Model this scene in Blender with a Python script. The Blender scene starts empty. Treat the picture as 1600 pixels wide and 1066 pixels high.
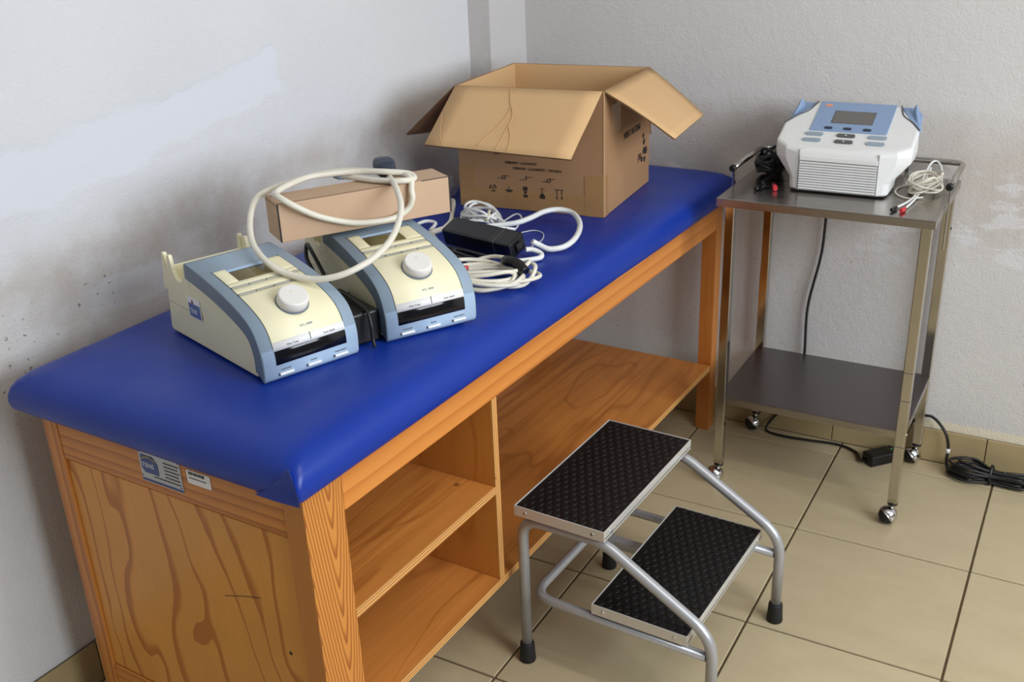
import bpy, bmesh, math, random
from mathutils import Vector, Matrix, noise as mnoise
random.seed(7)
scene = bpy.context.scene
COL = scene.collection
PI = math.pi

# ------------------------------------------------------------------ camera
def make_camera():
    yaw, pitch, roll = 0.5287, 0.4097, -0.0404
    f = Vector((-math.sin(yaw)*math.cos(pitch), math.cos(yaw)*math.cos(pitch), -math.sin(pitch)))
    r = Vector((math.cos(yaw), math.sin(yaw), 0)); u = r.cross(f)
    r2 = math.cos(roll)*r + math.sin(roll)*u; u2 = -math.sin(roll)*r + math.cos(roll)*u
    m = Matrix((r2, u2, -f)).transposed().to_4x4()
    m.translation = Vector((0.5515, -2.4389, 1.6256))
    cd = bpy.data.cameras.new('camera'); cd.sensor_width = 36; cd.lens = 36.54
    cd.dof.use_dof = True; cd.dof.focus_distance = 1.95; cd.dof.aperture_fstop = 8.0
    co = bpy.data.objects.new('camera', cd); co.matrix_world = m; COL.objects.link(co)
    scene.camera = co
make_camera()

# ------------------------------------------------------------------ world, daylight, exposure
w = bpy.data.worlds.new('world'); scene.world = w; w.use_nodes = True
bg = w.node_tree.nodes['Background']; bg.inputs[0].default_value = (0.62, 0.78, 1.0, 1); bg.inputs[1].default_value = 1.0
def area(name, loc, target, sx, sy, power, col):
    ld = bpy.data.lights.new(name, 'AREA'); ld.shape = 'RECTANGLE'; ld.size = sx; ld.size_y = sy
    ld.energy = power; ld.color = col
    lo = bpy.data.objects.new(name, ld); lo.location = loc
    lo.rotation_euler = (Vector(target)-Vector(loc)).to_track_quat('-Z', 'Y').to_euler()
    COL.objects.link(lo); return lo
# daylight entering through the window in the right wall
area('window_daylight', (2.62, -1.30, 1.80), (0.0, -0.85, 0.8), 2.1, 1.4, 128, (0.88, 0.94, 1.0))
scene.view_settings.view_transform = 'Standard'; scene.view_settings.look = 'None'
scene.view_settings.gamma = 1.0; scene.view_settings.use_curve_mapping = False
scene.view_settings.exposure = -0.30

# ------------------------------------------------------------------ material helpers
def lin(c):
    return tuple(((x/255)/12.92 if x/255 <= 0.04045 else ((x/255+0.055)/1.055)**2.4) for x in c) + (1,)
class NT:
    def __init__(s, name):
        s.m = bpy.data.materials.new(name); s.m.use_nodes = True; s.t = s.m.node_tree
        s.b = s.t.nodes['Principled BSDF']
    def n(s, kind, **kw):
        nd = s.t.nodes.new(kind)
        for k, v in kw.items(): setattr(nd, k, v)
        return nd
    def l(s, a, b): s.t.links.new(a, b)
    def val(s, sock, v):
        if hasattr(v, 'is_output') or isinstance(v, bpy.types.NodeSocket): s.l(v, sock)
        else: sock.default_value = v
    def math(s, op, a, b=0.0, c=0.0, clamp=False):
        nd = s.n('ShaderNodeMath', operation=op, use_clamp=clamp)
        s.val(nd.inputs[0], a); s.val(nd.inputs[1], b); s.val(nd.inputs[2], c); return nd.outputs[0]
    def mix(s, fac, a, b):
        nd = s.n('ShaderNodeMix', data_type='RGBA'); s.val(nd.inputs[0], fac); s.val(nd.inputs[6], a); s.val(nd.inputs[7], b); return nd.outputs[2]
    def mapr(s, v, a, b, c=0.0, d=1.0, smooth=True):
        nd = s.n('ShaderNodeMapRange'); nd.interpolation_type = 'SMOOTHSTEP' if smooth else 'LINEAR'
        s.val(nd.inputs[0], v)
        for i, x in zip((1, 2, 3, 4), (a, b, c, d)): s.val(nd.inputs[i], x)
        return nd.outputs[0]
    def coord(s, kind='Object'): return s.n('ShaderNodeTexCoord').outputs[kind]
    def mapping(s, vec, scale=(1, 1, 1), loc=(0, 0, 0), rot=(0, 0, 0)):
        nd = s.n('ShaderNodeMapping'); s.l(vec, nd.inputs[0]); nd.inputs[1].default_value = loc; nd.inputs[2].default_value = rot; nd.inputs[3].default_value = scale; return nd.outputs[0]
    def noise(s, vec, scale, detail=3, rough=0.5, dist=0.0):
        nd = s.n('ShaderNodeTexNoise'); s.l(vec, nd.inputs['Vector']); nd.inputs['Scale'].default_value = scale
        nd.inputs['Detail'].default_value = detail; nd.inputs['Roughness'].default_value = rough; nd.inputs['Distortion'].default_value = dist
        return nd.outputs[0]
    def bump(s, h, strength, dist=0.01):
        nd = s.n('ShaderNodeBump'); nd.inputs['Strength'].default_value = strength; nd.inputs['Distance'].default_value = dist
        s.l(h, nd.inputs['Height']); s.l(nd.outputs[0], s.b.inputs['Normal'])
    def set(s, col=None, rough=None, metal=None, spec=None):
        if col is not None: s.val(s.b.inputs['Base Color'], col)
        if rough is not None: s.val(s.b.inputs['Roughness'], rough)
        if metal is not None: s.b.inputs['Metallic'].default_value = metal
        if spec is not None: s.b.inputs['Specular IOR Level'].default_value = spec
        return s
def simple(name, rgb, rough=0.5, metal=0.0, spec=0.5, var=0.06, scale=40, bump=0.0, bscale=300):
    t = NT(name); c = lin(rgb); v = t.coord()
    nz = t.noise(v, scale, 4, 0.6)
    dark = tuple(x*(1-2*var) for x in c[:3])+(1,); lite = tuple(min(1, x*(1+var)) for x in c[:3])+(1,)
    t.set(t.mix(nz, dark, lite), rough, metal, spec)
    if bump: t.bump(t.noise(v, bscale, 2, 0.5), bump, 0.002)
    return t.m
M = {}
def wall_left_mat():
    t = NT('plaster_left'); v = t.coord(); sx = t.n('ShaderNodeSeparateXYZ'); t.l(v, sx.inputs[0])
    a = t.math('ADD', sx.outputs[1], 1.36); z = sx.outputs[2]
    n1 = t.math('SUBTRACT', t.noise(v, 5, 4, 0.55), 0.5); n2 = t.math('SUBTRACT', t.noise(v, 2.2, 5, 0.6), 0.5)
    # smooth repair patch running diagonally
    cl = t.math('ADD', t.math('MULTIPLY', a, 0.14), 1.125)
    dz = t.math('ABSOLUTE', t.math('ADD', t.math('SUBTRACT', z, cl), t.math('MULTIPLY', n1, 0.16)))
    p1 = t.math('MULTIPLY', t.mapr(dz, 0.046, 0.066, 1, 0), t.mapr(t.math('ADD', a, t.math('MULTIPLY', n1, 0.25)), 0.85, 0.87, 1, 0))
    ex = t.math('DIVIDE', t.math('SUBTRACT', a, 0.36), 0.17); ez = t.math('DIVIDE', t.math('SUBTRACT', z, 0.865), 0.045)
    e = t.math('ADD', t.math('ADD', t.math('MULTIPLY', ex, ex), t.math('MULTIPLY', ez, ez)), t.math('MULTIPLY', n1, 2.2))
    p2 = t.mapr(e, 0.5, 1.2, 0.6, 0)
    patch = t.math('MAXIMUM', p1, p2)
    # damp brown staining beneath the patch
    d = t.math('SUBTRACT', z, t.math('ADD', t.math('MULTIPLY', a, 0.075), 0.945))
    d = t.math('ADD', d, t.math('MULTIPLY', n2, 0.22))
    st = t.math('MULTIPLY', t.mapr(d, -0.02, 0.10, 1, 0), t.mapr(d, -0.26, -0.05, 0.55, 1))
    st = t.math('MULTIPLY', st, t.mapr(z, 0.5, 0.75, 0.45, 1))
    st = t.math('MULTIPLY', st, t.mapr(t.noise(v, 9, 5, 0.65), 0.25, 0.7, 0.35, 1))
    white = t.mix(t.noise(v, 3, 3), lin((212, 212, 214)), lin((222, 222, 224)))
    col = t.mix(t.math('MULTIPLY', st, 0.62), white, lin((176, 160, 142)))
    blot = t.math('MULTIPLY', t.mapr(t.noise(v, 14, 6, 0.7), 0.55, 0.75, 0, 0.5), t.mapr(z, 0.7, 1.05, 1, 0))
    col = t.mix(blot, col, lin((208, 206, 206)))
    col = t.mix(t.math('MULTIPLY', patch, 0.8), col, lin((218, 220, 227)))
    # mould specks low on the near end
    sp = t.mapr(t.noise(v, 95, 2, 0.5), 0.66, 0.71, 0, 1)
    reg = t.math('MULTIPLY', t.mapr(a, 0.25, 0.5, 1, 0.0), t.math('MULTIPLY', t.mapr(z, 0.86, 1.0, 1, 0), t.mapr(z, 0.55, 0.7, 0.1, 1)))
    reg = t.math('MULTIPLY', reg, t.mapr(t.noise(v, 8, 3), 0.4, 0.6))
    col = t.mix(t.math('MULTIPLY', t.math('MULTIPLY', sp, reg), 0.8), col, lin((70, 60, 52)))
    t.set(col, 0.85, spec=0.2)
    h = t.math('ADD', t.noise(v, 170, 4, 0.6), t.math('MULTIPLY', t.noise(v, 45, 3, 0.5), 0.7))
    t.bump(t.math('MULTIPLY', h, t.math('SUBTRACT', 1.0, t.math('MULTIPLY', patch, 0.75))), 0.38, 0.006)
    return t.m
def wall_back_mat():
    t = NT('plaster_back'); v = t.coord(); sx = t.n('ShaderNodeSeparateXYZ'); t.l(v, sx.inputs[0]); z = sx.outputs[2]
    base = t.mix(t.noise(v, 2.5, 4), lin((198, 194, 191)), lin((212, 208, 205)))
    nn = t.math('MULTIPLY', t.math('SUBTRACT', t.noise(v, 4, 5, 0.6), 0.5), 0.35)
    d = t.math('ADD', t.math('SUBTRACT', z, 0.93), nn)
    band = t.math('MULTIPLY', t.mapr(d, 0.0, 0.14, 1, 0), t.mapr(d, -0.3, -0.05, 0.0, 1))
    col = t.mix(t.math('MULTIPLY', band, 0.4), base, lin((172, 156, 142)))
    sm = t.math('MULTIPLY', t.mapr(t.noise(t.mapping(v, (3, 1, 9)), 2.2, 5, 0.6), 0.56, 0.64), t.math('MULTIPLY', t.mapr(z, 0.55, 0.68), t.mapr(z, 0.84, 0.92, 1, 0)))
    col = t.mix(t.math('MULTIPLY', sm, 0.45), col, lin((222, 222, 226)))
    stp = t.math('MULTIPLY', t.mapr(z, 0.128, 0.136, 1, 0), 1.0)
    col = t.mix(t.math('MULTIPLY', stp, 0.8), col, lin((225, 214, 186)))
    sp = t.math('MULTIPLY', t.mapr(t.noise(v, 60, 2), 0.75, 0.78), t.mapr(z, 0.55, 0.95, 0.5, 0.0))
    col = t.mix(sp, col, lin((110, 100, 95)))
    t.set(col, 0.85, spec=0.2)
    t.bump(t.math('ADD', t.noise(v, 170, 4, 0.6), t.math('MULTIPLY', t.noise(v, 45, 3, 0.5), 0.8)), 0.34, 0.006)
    return t.m
def tile_mat():
    t = NT('floor_ceramic'); v = t.coord('Object'); oi = t.n('ShaderNodeObjectInfo')
    va = t.n('ShaderNodeVectorMath', operation='ADD'); t.l(v, va.inputs[0])
    cx = t.n('ShaderNodeCombineXYZ'); t.val(cx.inputs[0], t.math('MULTIPLY', oi.outputs['Random'], 37)); t.val(cx.inputs[1], t.math('MULTIPLY', oi.outputs['Random'], 91)); t.l(cx.outputs[0], va.inputs[1])
    p = va.outputs[0]
    n1 = t.noise(t.mapping(p, (1, 2.2, 1), rot=(0, 0, 0.5)), 7, 6, 0.65, 0.4); n2 = t.noise(p, 60, 4, 0.6)
    c = t.mix(n1, lin((172, 154, 120)), lin((198, 182, 148)))
    c = t.mix(t.math('MULTIPLY', n2, 0.25), c, lin((208, 194, 160)))
    c = t.mix(t.mapr(oi.outputs['Random'], 0, 1, 0, 0.16, False), c, lin((160, 140, 106)))
    t.set(c, t.mapr(n1, 0.2, 0.8, 0.34, 0.46), spec=0.45)
    t.bump(t.noise(p, 50, 3), 0.05, 0.002); return t.m
def pine_mat(name, base=(206, 140, 72), dark=(160, 88, 32), axis=2, freq=95, cath=0.5, ctr=(0, 0)):
    # solid pine: growth rings stretched along one axis, arched where cath is high
    t = NT(name); v = t.coord(); s = [1, 1, 1]; s[axis] = 0.09
    p = t.mapping(v, tuple(s)); 
    d = t.n('ShaderNodeVectorMath', operation='ADD'); t.l(p, d.inputs[0])
    nz = t.n('ShaderNodeTexNoise'); t.l(p, nz.inputs['Vector']); nz.inputs['Scale'].default_value = 9; nz.inputs['Detail'].default_value = 2
    sc = t.n('ShaderNodeVectorMath', operation='SCALE'); t.l(nz.outputs['Color'], sc.inputs[0]); sc.inputs['Scale'].default_value = 0.045*cath
    t.l(sc.outputs[0], d.inputs[1])
    wv = t.n('ShaderNodeTexWave', wave_type='RINGS', rings_direction='XYZ'[axis], wave_profile='SAW'); t.l(d.outputs[0], wv.inputs['Vector'])
    wv.inputs['Scale'].default_value = freq/6.0; wv.inputs['Distortion'].default_value = 1.5; wv.inputs['Detail'].default_value = 1; wv.inputs['Detail Scale'].default_value = 3
    g = t.math('POWER', wv.outputs['Fac'], 2.2)
    fib = t.noise(t.mapping(v, tuple(260 if i != axis else 9 for i in range(3))), 1, 3, 0.6)
    c = t.mix(t.math('MULTIPLY', g, 0.8), lin(base), lin(dark))
    c = t.mix(t.math('MULTIPLY', fib, 0.35), c, lin(dark))
    t.set(c, 0.36, spec=0.4); t.bump(t.math('ADD', fib, g), 0.06, 0.002); return t.m
def arch_mat():
    t = NT('pine_arched_grain'); v = t.coord(); s = t.n('ShaderNodeSeparateXYZ'); t.l(v, s.inputs[0])
    wob = t.math('SUBTRACT', t.noise(t.mapping(v, (14, 14, 4)), 1, 3, 0.5), 0.5)
    dy = t.math('ADD', t.math('SUBTRACT', s.outputs[1], 0.060), t.math('MULTIPLY', wob, 0.012))
    rad = t.math('SQRT', t.math('ADD', t.math('MULTIPLY', dy, dy), 0.00006))
    u = t.math('SUBTRACT', t.math('MULTIPLY', rad, 150.0), t.math('MULTIPLY', s.outputs[2], 17.0))
    u = t.math('ADD', t.math('ADD', u, t.math('MULTIPLY', s.outputs[0], 330.0)), t.math('MULTIPLY', wob, 1.6))
    fr = t.math('FRACT', u); g = t.math('MULTIPLY', t.mapr(fr, 0.35, 0.85, 0, 1), t.mapr(fr, 0.9, 1.0, 1, 0))
    fib = t.noise(t.mapping(v, (260, 260, 9)), 1, 3, 0.6)
    c = t.mix(t.math('MULTIPLY', g, 0.8), lin((210, 140, 66)), lin((140, 72, 22))); c = t.mix(t.math('MULTIPLY', fib, 0.3), c, lin((150, 82, 30)))
    t.set(c, 0.38, spec=0.4); t.bump(t.math('ADD', fib, g), 0.06, 0.002); return t.m
def ply_mat(name, base=(196, 132, 62), dark=(140, 76, 26), axis=2, across=0, n=11.0, soft=0.06, seed=0.0, slant=0.0, amp=6.2, k=0.72, streak=0.0):
    # rotary cut plywood: broad wandering darker figure
    t = NT(name); v = t.coord(); p = t.mapping(v, (1, 1, 1), (seed, seed*0.7, seed*1.3)); sx = t.n('ShaderNodeSeparateXYZ'); t.l(v, sx.inputs[0])
    s = [2.3]*3; s[axis] = 0.75
    q = t.mapping(p, tuple(s)); big = t.noise(q, 2.3, 2, 0.45, 0.25)
    u = t.math('ADD', t.math('MULTIPLY', sx.outputs[across], n*0.55), t.math('MULTIPLY', big, amp))
    u = t.math('ADD', u, t.math('MULTIPLY', sx.outputs[axis], slant))
    jag = t.noise(t.mapping(p, tuple(34 if i != axis else 5 for i in range(3))), 1, 4, 0.65)
    u = t.math('ADD', u, t.math('MULTIPLY', jag, 0.16))
    fr = t.math('FRACT', u)
    wid = t.mapr(t.noise(q, 3.1, 2), 0.3, 0.7, 0.10, 0.42)
    edge = t.math('DIVIDE', fr, wid)
    g = t.math('MULTIPLY', t.mapr(edge, 0.0, soft, 0, 1), t.mapr(edge, 0.35, 1.0, 1, 0))
    fib = t.noise(t.mapping(p, tuple(170 if i != axis else 6 for i in range(3))), 1, 4, 0.6)
    blo = t.noise(p, 5, 3)
    c = t.mix(t.mapr(blo, 0.3, 0.7, 0, 0.4), lin(base), lin(tuple(int(b*0.86) for b in base)))
    if streak:
        sv = [3.0]*3; sv[axis] = 0.8; sv[across] = 26.0
        stz = t.noise(t.mapping(p, tuple(sv)), 1, 5, 0.62, 0.8)
        c = t.mix(t.mapr(stz, 0.50, 0.74, 0, 0.75*streak), c, lin(dark)); c = t.mix(t.mapr(stz, 0.46, 0.28, 0, 0.6*streak), c, lin(tuple(min(255, int(b*1.1)+4) for b in base)))
    c = t.mix(t.math('MULTIPLY', g, k), c, lin(dark)); c = t.mix(t.math('MULTIPLY', fib, 0.28), c, lin(dark))
    kn = t.n('ShaderNodeTexVoronoi'); t.l(p, kn.inputs['Vector']); kn.inputs['Scale'].default_value = 5
    c = t.mix(t.mapr(kn.outputs['Distance'], 0.035, 0.06, 0.75, 0), c, lin((84, 44, 20)))
    t.set(c, 0.38, spec=0.4); t.bump(t.math('ADD', fib, g), 0.04, 0.002); return t.m
def edge_mat(name, ax):
    t = NT(name); v = t.coord(); s = t.n('ShaderNodeSeparateXYZ'); t.l(v, s.inputs[0])
    a = t.math('MULTIPLY', s.outputs[ax], 150.0)
    st = t.mapr(t.math('FRACT', a), 0.42, 0.58, 0, 1)
    c = t.mix(st, lin((222, 172, 104)), lin((176, 112, 52)))
    gap = t.mapr(t.noise(t.mapping(v, (1, 9, 9)), 6, 4, 0.7), 0.68, 0.73)
    c = t.mix(t.math('MULTIPLY', gap, 0.7), c, lin((80, 44, 18)))
    t.set(c, 0.55); return t.m
def vinyl_mat():
    t = NT('blue_vinyl'); v = t.coord(); n = t.noise(v, 3, 3)
    t.set(t.mix(n, lin((8, 44, 138)), lin((12, 52, 150))), t.mapr(t.noise(v, 8, 3), 0.3, 0.7, 0.34, 0.44), spec=0.36)
    h = t.math('ADD', t.math('MULTIPLY', t.noise(v, 420, 2), 0.12), t.noise(t.mapping(v, (1, 0.5, 1)), 7, 3, 0.5))
    t.bump(h, 0.16, 0.01); return t.m
def card_mat(name, rgb, dark):
    t = NT(name); v = t.coord(); n = t.noise(v, 6, 4, 0.6); f = t.noise(t.mapping(v, (30, 30, 260)), 1, 3)
    c = t.mix(n, lin(dark), lin(rgb)); c = t.mix(t.math('MULTIPLY', f, 0.18), c, lin(dark))
    t.set(c, 0.75, spec=0.25); t.bump(t.math('ADD', n, t.math('MULTIPLY', f, 0.3)), 0.10, 0.004); return t.m
def metal_mat(name, rgb, rough, var=0.05, brush=False, dirt=0.0):
    t = NT(name); v = t.coord()
    n = t.noise(t.mapping(v, (4, 300, 300)) if brush else v, 1 if brush else 14, 4, 0.6)
    c = t.mix(n, tuple(x*(1-var*2) for x in lin(rgb)[:3])+(1,), lin(rgb))
    if dirt:
        c = t.mix(t.mapr(t.noise(v, 90, 3), 0.72, 0.75, 0, dirt), c, lin((200, 200, 200)))
    t.set(c, t.mapr(n, 0.2, 0.8, rough*0.8, rough*1.25), 1.0); return t.m
M['wall_left'] = wall_left_mat(); M['wall_back'] = wall_back_mat()
M['wall_plain'] = simple('plaster_plain', (160, 160, 160), 0.85, spec=0.2, var=0.02, scale=3, bump=0.3, bscale=160)
M['ceiling'] = simple('ceiling_paint', (206, 206, 204), 0.9, spec=0.2, var=0.02, scale=2)
M['tile'] = tile_mat(); M['grout'] = simple('grout', (104, 88, 66), 0.9, spec=0.2, var=0.15, scale=25)
M['skirting'] = simple('skirting_ceramic', (172, 152, 112), 0.4, var=0.08, scale=9)
M['pine_post'] = pine_mat('pine_post', (212, 142, 70), (150, 78, 24), 2, 90, 1.0)
M['pine_arch'] = arch_mat()
M['pine_rail_y'] = pine_mat('pine_rail_long', (214, 140, 66), (186, 106, 42), 1, 60, 0.5)
M['pine_rail_x'] = pine_mat('pine_rail_cross', (214, 140, 62), (150, 80, 26), 0, 75, 1.2)
M['ply_end'] = ply_mat('plywood_end_panel', (222, 154, 70), (164, 92, 28), 2, 0, 25.0, slant=1.6, amp=5.0, k=0.8)
M['ply_shelf'] = ply_mat('plywood_shelf', (212, 138, 66), (150, 82, 28), 1, 0, 12.0, soft=0.5, seed=3.1, amp=4.6, k=0.5, streak=0.9)
M['ply_upright'] = ply_mat('plywood_upright', (208, 138, 62), (164, 94, 32), 2, 0, 9.0, soft=0.5, seed=5.7, amp=3.0, k=0.5, streak=0.5)
M['edge'] = edge_mat('plywood_edge_level', 2); M['edge_v'] = edge_mat('plywood_edge_upright', 1); M['vinyl'] = vinyl_mat()
M['card_out'] = card_mat('kraft_board_outside', (172, 134, 98), (156, 118, 84))
M['card_in'] = card_mat('kraft_board_inside', (216, 178, 132), (206, 166, 118))
M['card_edge'] = card_mat('kraft_board_cut_edge', (132, 98, 64), (96, 70, 44))
M['carton'] = card_mat('peach_carton_board', (202, 172, 144), (188, 156, 128))
M['tape'] = simple('brown_packing_tape', (168, 128, 82), 0.28, var=0.1, scale=12)
M['ink'] = simple('black_print', (46, 36, 30), 0.7, var=0.02)
M['dark_edge'] = simple('dark_carton_edge', (40, 30, 26), 0.7)
M['cream'] = simple('cream_plastic', (236, 228, 192), 0.42, var=0.03, scale=10)
M['cream_dark'] = simple('cream_key_plastic', (222, 214, 182), 0.45, var=0.04, scale=20)
M['key_cream'] = simple('greyish_key_plastic', (166, 164, 152), 0.45, var=0.05, scale=20)
M['bluegrey'] = simple('blue_grey_plastic', (150, 168, 184), 0.42, var=0.04, scale=10)
M['slate'] = simple('slate_plastic', (112, 126, 138), 0.45, var=0.04, scale=10)
M['paleblue'] = simple('pale_blue_plastic', (166, 188, 212), 0.4, var=0.03, scale=10)
M['blackglass'] = simple('black_window', (12, 12, 18), 0.12, var=0.05)
M['lcd'] = simple('olive_lcd', (116, 104, 66), 0.12, var=0.15, scale=30)
M['lcd_grey'] = simple('grey_lcd', (104, 100, 96), 0.18, var=0.05)
M['white_label'] = simple('white_label', (238, 236, 234), 0.65, spec=0.2, var=0.01)
M['knob'] = simple('white_knob_plastic', (226, 222, 216), 0.45, var=0.02)
M['text'] = simple('grey_print', (90, 92, 98), 0.6, var=0.02)
M['blue_label'] = simple('blue_sticker', (84, 106, 164), 0.45, var=0.2, scale=160)
M['redprint'] = simple('red_print', (140, 40, 50), 0.5)
M['cord_white'] = simple('white_cord', (226, 226, 222), 0.42, var=0.03)
M['cord_cream'] = simple('cream_cord', (222, 216, 200), 0.45, var=0.04)
M['cord_black'] = simple('black_cord', (22, 22, 24), 0.45, var=0.1)
M['black_plastic'] = simple('black_plastic', (13, 13, 14), 0.36, var=0.08, bump=0.1)
M['navy_plug'] = simple('dark_navy_plug', (44, 54, 72), 0.5, var=0.12, bump=0.2)
M['red_plug'] = simple('red_plug', (196, 48, 56), 0.4)
M['rubber'] = simple('black_rubber', (20, 20, 20), 0.62, var=0.1, bump=0.2)
M['mat'] = simple('black_rubber_mat', (20, 18, 17), 0.48, spec=0.32, var=0.15)
M['alu'] = simple('aluminium_trim', (214, 211, 204), 0.36, 0.45, var=0.04, scale=60)
M['silver_paint'] = simple('silver_paint', (176, 176, 178), 0.36, 0.5, var=0.06, scale=120)
M['steel'] = metal_mat('stainless_sheet', (176, 170, 164), 0.24, 0.05, True)
M['steel_dark'] = metal_mat('stainless_shelf', (136, 130, 130), 0.34, 0.05, True, 0.5)
M['steel_leg'] = metal_mat('stainless_tube', (196, 192, 184), 0.13, 0.05)
M['chrome'] = metal_mat('chrome', (220, 220, 222), 0.07, 0.02)
M['device_white'] = simple('white_device_plastic', (222, 221, 218), 0.42, var=0.015)
M['device_line'] = simple('grey_gap', (132, 132, 132), 0.7)
M['sky_blue'] = simple('light_blue_plastic', (134, 156, 188), 0.4, var=0.03)
M['key_grey'] = simple('blue_grey_key', (146, 160, 170), 0.45)
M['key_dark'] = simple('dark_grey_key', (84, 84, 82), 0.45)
M['orange'] = simple('orange_mark', (216, 150, 120), 0.5)
M['plate'] = simple('brushed_nameplate', (176, 176, 176), 0.35, 0.35, var=0.04)
M['plate_blue'] = simple('nameplate_blue', (44, 66, 128), 0.4)
M['plate_white'] = simple('nameplate_white', (232, 234, 238), 0.4)
M['plate_yellow'] = simple('nameplate_yellow', (206, 180, 70), 0.4)
M['window_frame'] = simple('window_frame_paint', (230, 230, 230), 0.4)
M['led'] = simple('green_led', (80, 230, 130), 0.4)
def film_mat():
    t = NT('clear_film'); t.set(lin((238, 240, 244)), 0.12); t.b.inputs['Alpha'].default_value = 0.28
    v = t.coord(); t.bump(t.noise(v, 60, 3), 0.6, 0.01); return t.m
M['film'] = film_mat()

# ------------------------------------------------------------------ mesh helpers
def catmull(pts, n=8, closed=False):
    P = [Vector(p) for p in pts]; out = []
    N = len(P); rng = range(N if closed else N-1)
    for i in rng:
        if closed: a, b, c, d = P[(i-1) % N], P[i], P[(i+1) % N], P[(i+2) % N]
        else: a, b, c, d = P[max(i-1, 0)], P[i], P[i+1], P[min(i+2, N-1)]
        for k in range(n):
            t = k/n
            out.append(0.5*((2*b)+(c-a)*t+(2*a-5*b+4*c-d)*t*t+(3*b-a-3*c+d)*t**3))
    if not closed: out.append(P[-1])
    return out
def fillet(pts, r, n=6):
    P = [Vector(p) for p in pts]; out = [P[0]]
    for i in range(1, len(P)-1):
        a, b, c = P[i-1], P[i], P[i+1]; d1 = (a-b).normalized(); d2 = (c-b).normalized()
        rr = r[i-1] if isinstance(r, (list, tuple)) else r
        p0 = b+d1*rr; p1 = b+d2*rr
        for k in range(n+1):
            t = k/n; out.append((1-t)**2*p0+2*t*(1-t)*b+t*t*p1)
    out.append(P[-1]); return out
class MB:
    def __init__(s): s.v = []; s.f = []; s.smooth = []
    def add(s, verts, faces, smooth=False):
        o = len(s.v); s.v += [Vector(v) for v in verts]; s.f += [tuple(i+o for i in f) for f in faces]; s.smooth += [smooth]*len(faces); return s
    def box(s, a, b, mat=None):
        x0, y0, z0 = a; x1, y1, z1 = b
        vs = [(x0, y0, z0), (x1, y0, z0), (x1, y1, z0), (x0, y1, z0), (x0, y0, z1), (x1, y0, z1), (x1, y1, z1), (x0, y1, z1)]
        if mat is not None: vs = [mat @ Vector(v) for v in vs]
        return s.add(vs, [(0, 3, 2, 1), (4, 5, 6, 7), (0, 1, 5, 4), (1, 2, 6, 5), (2, 3, 7, 6), (3, 0, 4, 7)])
    def prism(s, poly, h0, h1, fr):
        # poly: 2D points; fr(x, y, h) -> 3D
        n = len(poly); vs = [fr(x, y, h0) for x, y in poly]+[fr(x, y, h1) for x, y in poly]
        fs = [tuple(range(n-1, -1, -1)), tuple(range(n, 2*n))]+[(i, (i+1) % n, (i+1) % n+n, i+n) for i in range(n)]
        return s.add(vs, fs)
    def tube(s, path, r, seg=10, caps=True, closed=False):
        P = [Vector(p) for p in path]; n = len(P); T = []
        for i in range(n):
            if closed: d = P[(i+1) % n]-P[i-1]
            else: d = P[min(i+1, n-1)]-P[max(i-1, 0)]
            T.append(d.normalized() if d.length > 1e-9 else Vector((0, 0, 1)))
        u = T[0].orthogonal().normalized(); vs = []
        for i in range(n):
            u = (u-T[i]*u.dot(T[i])); u = u.normalized() if u.length > 1e-6 else T[i].orthogonal().normalized()
            w2 = T[i].cross(u); rr = r[i] if isinstance(r, (list, tuple)) else r
            for k in range(seg):
                a = 2*PI*k/seg; vs.append(P[i]+rr*(math.cos(a)*u+math.sin(a)*w2))
        fs = []
        for i in range(n if closed else n-1):
            j = (i+1) % n
            for k in range(seg): fs.append((i*seg+k, i*seg+(k+1) % seg, j*seg+(k+1) % seg, j*seg+k))
        s.add(vs, fs, True)
        if caps and not closed:
            o = len(s.v)-len(vs)
            s.f.append(tuple(o+k for k in range(seg-1, -1, -1))); s.f.append(tuple(o+(n-1)*seg+k for k in range(seg))); s.smooth += [False, False]
        return s
    def lathe(s, prof, seg=24, mat=None):
        # prof: (r, z) bottom -> top
        vs = []; fs = []
        for r, z in prof:
            for k in range(seg):
                a = 2*PI*k/seg; v = Vector((r*math.cos(a), r*math.sin(a), z)); vs.append(mat @ v if mat is not None else v)
        n = len(prof)
        for i in range(n-1):
            for k in range(seg): fs.append((i*seg+k, i*seg+(k+1) % seg, (i+1)*seg+(k+1) % seg, (i+1)*seg+k))
        s.add(vs, fs, True); o = len(s.v)-len(vs)
        s.f.append(tuple(o+k for k in range(seg-1, -1, -1))); s.f.append(tuple(o+(n-1)*seg+k for k in range(seg))); s.smooth += [False, False]
        return s
    def mesh(s, name):
        me = bpy.data.meshes.new(name); me.from_pydata([tuple(v) for v in s.v], [], s.f)
        me.polygons.foreach_set('use_smooth', s.smooth); me.update(); return me
    def build(s, name, mat, parent=None, bevel=0.0, bseg=2):
        o = bpy.data.objects.new(name, s.mesh(name)); o.data.materials.append(M[mat] if isinstance(mat, str) else mat)
        COL.objects.link(o)
        if parent is not None: o.parent = parent
        if bevel:
            b = o.modifiers.new('bevel', 'BEVEL'); b.width = bevel; b.segments = bseg; b.limit_method = 'ANGLE'; b.angle_limit = 0.6
        return o
def tag(o, label, cat, group=None):
    o['label'] = label; o['category'] = cat
    if group: o['group'] = group
    return o
def thing(name, label, cat, loc=(0, 0, 0), rz=0.0, group=None):
    o = bpy.data.objects.new(name, None); o.empty_display_size = 0.05; COL.objects.link(o)
    o.location = loc; o.rotation_euler = (0, 0, rz); return tag(o, label, cat, group)
def struct(o): o['kind'] = 'structure'; return o
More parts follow.
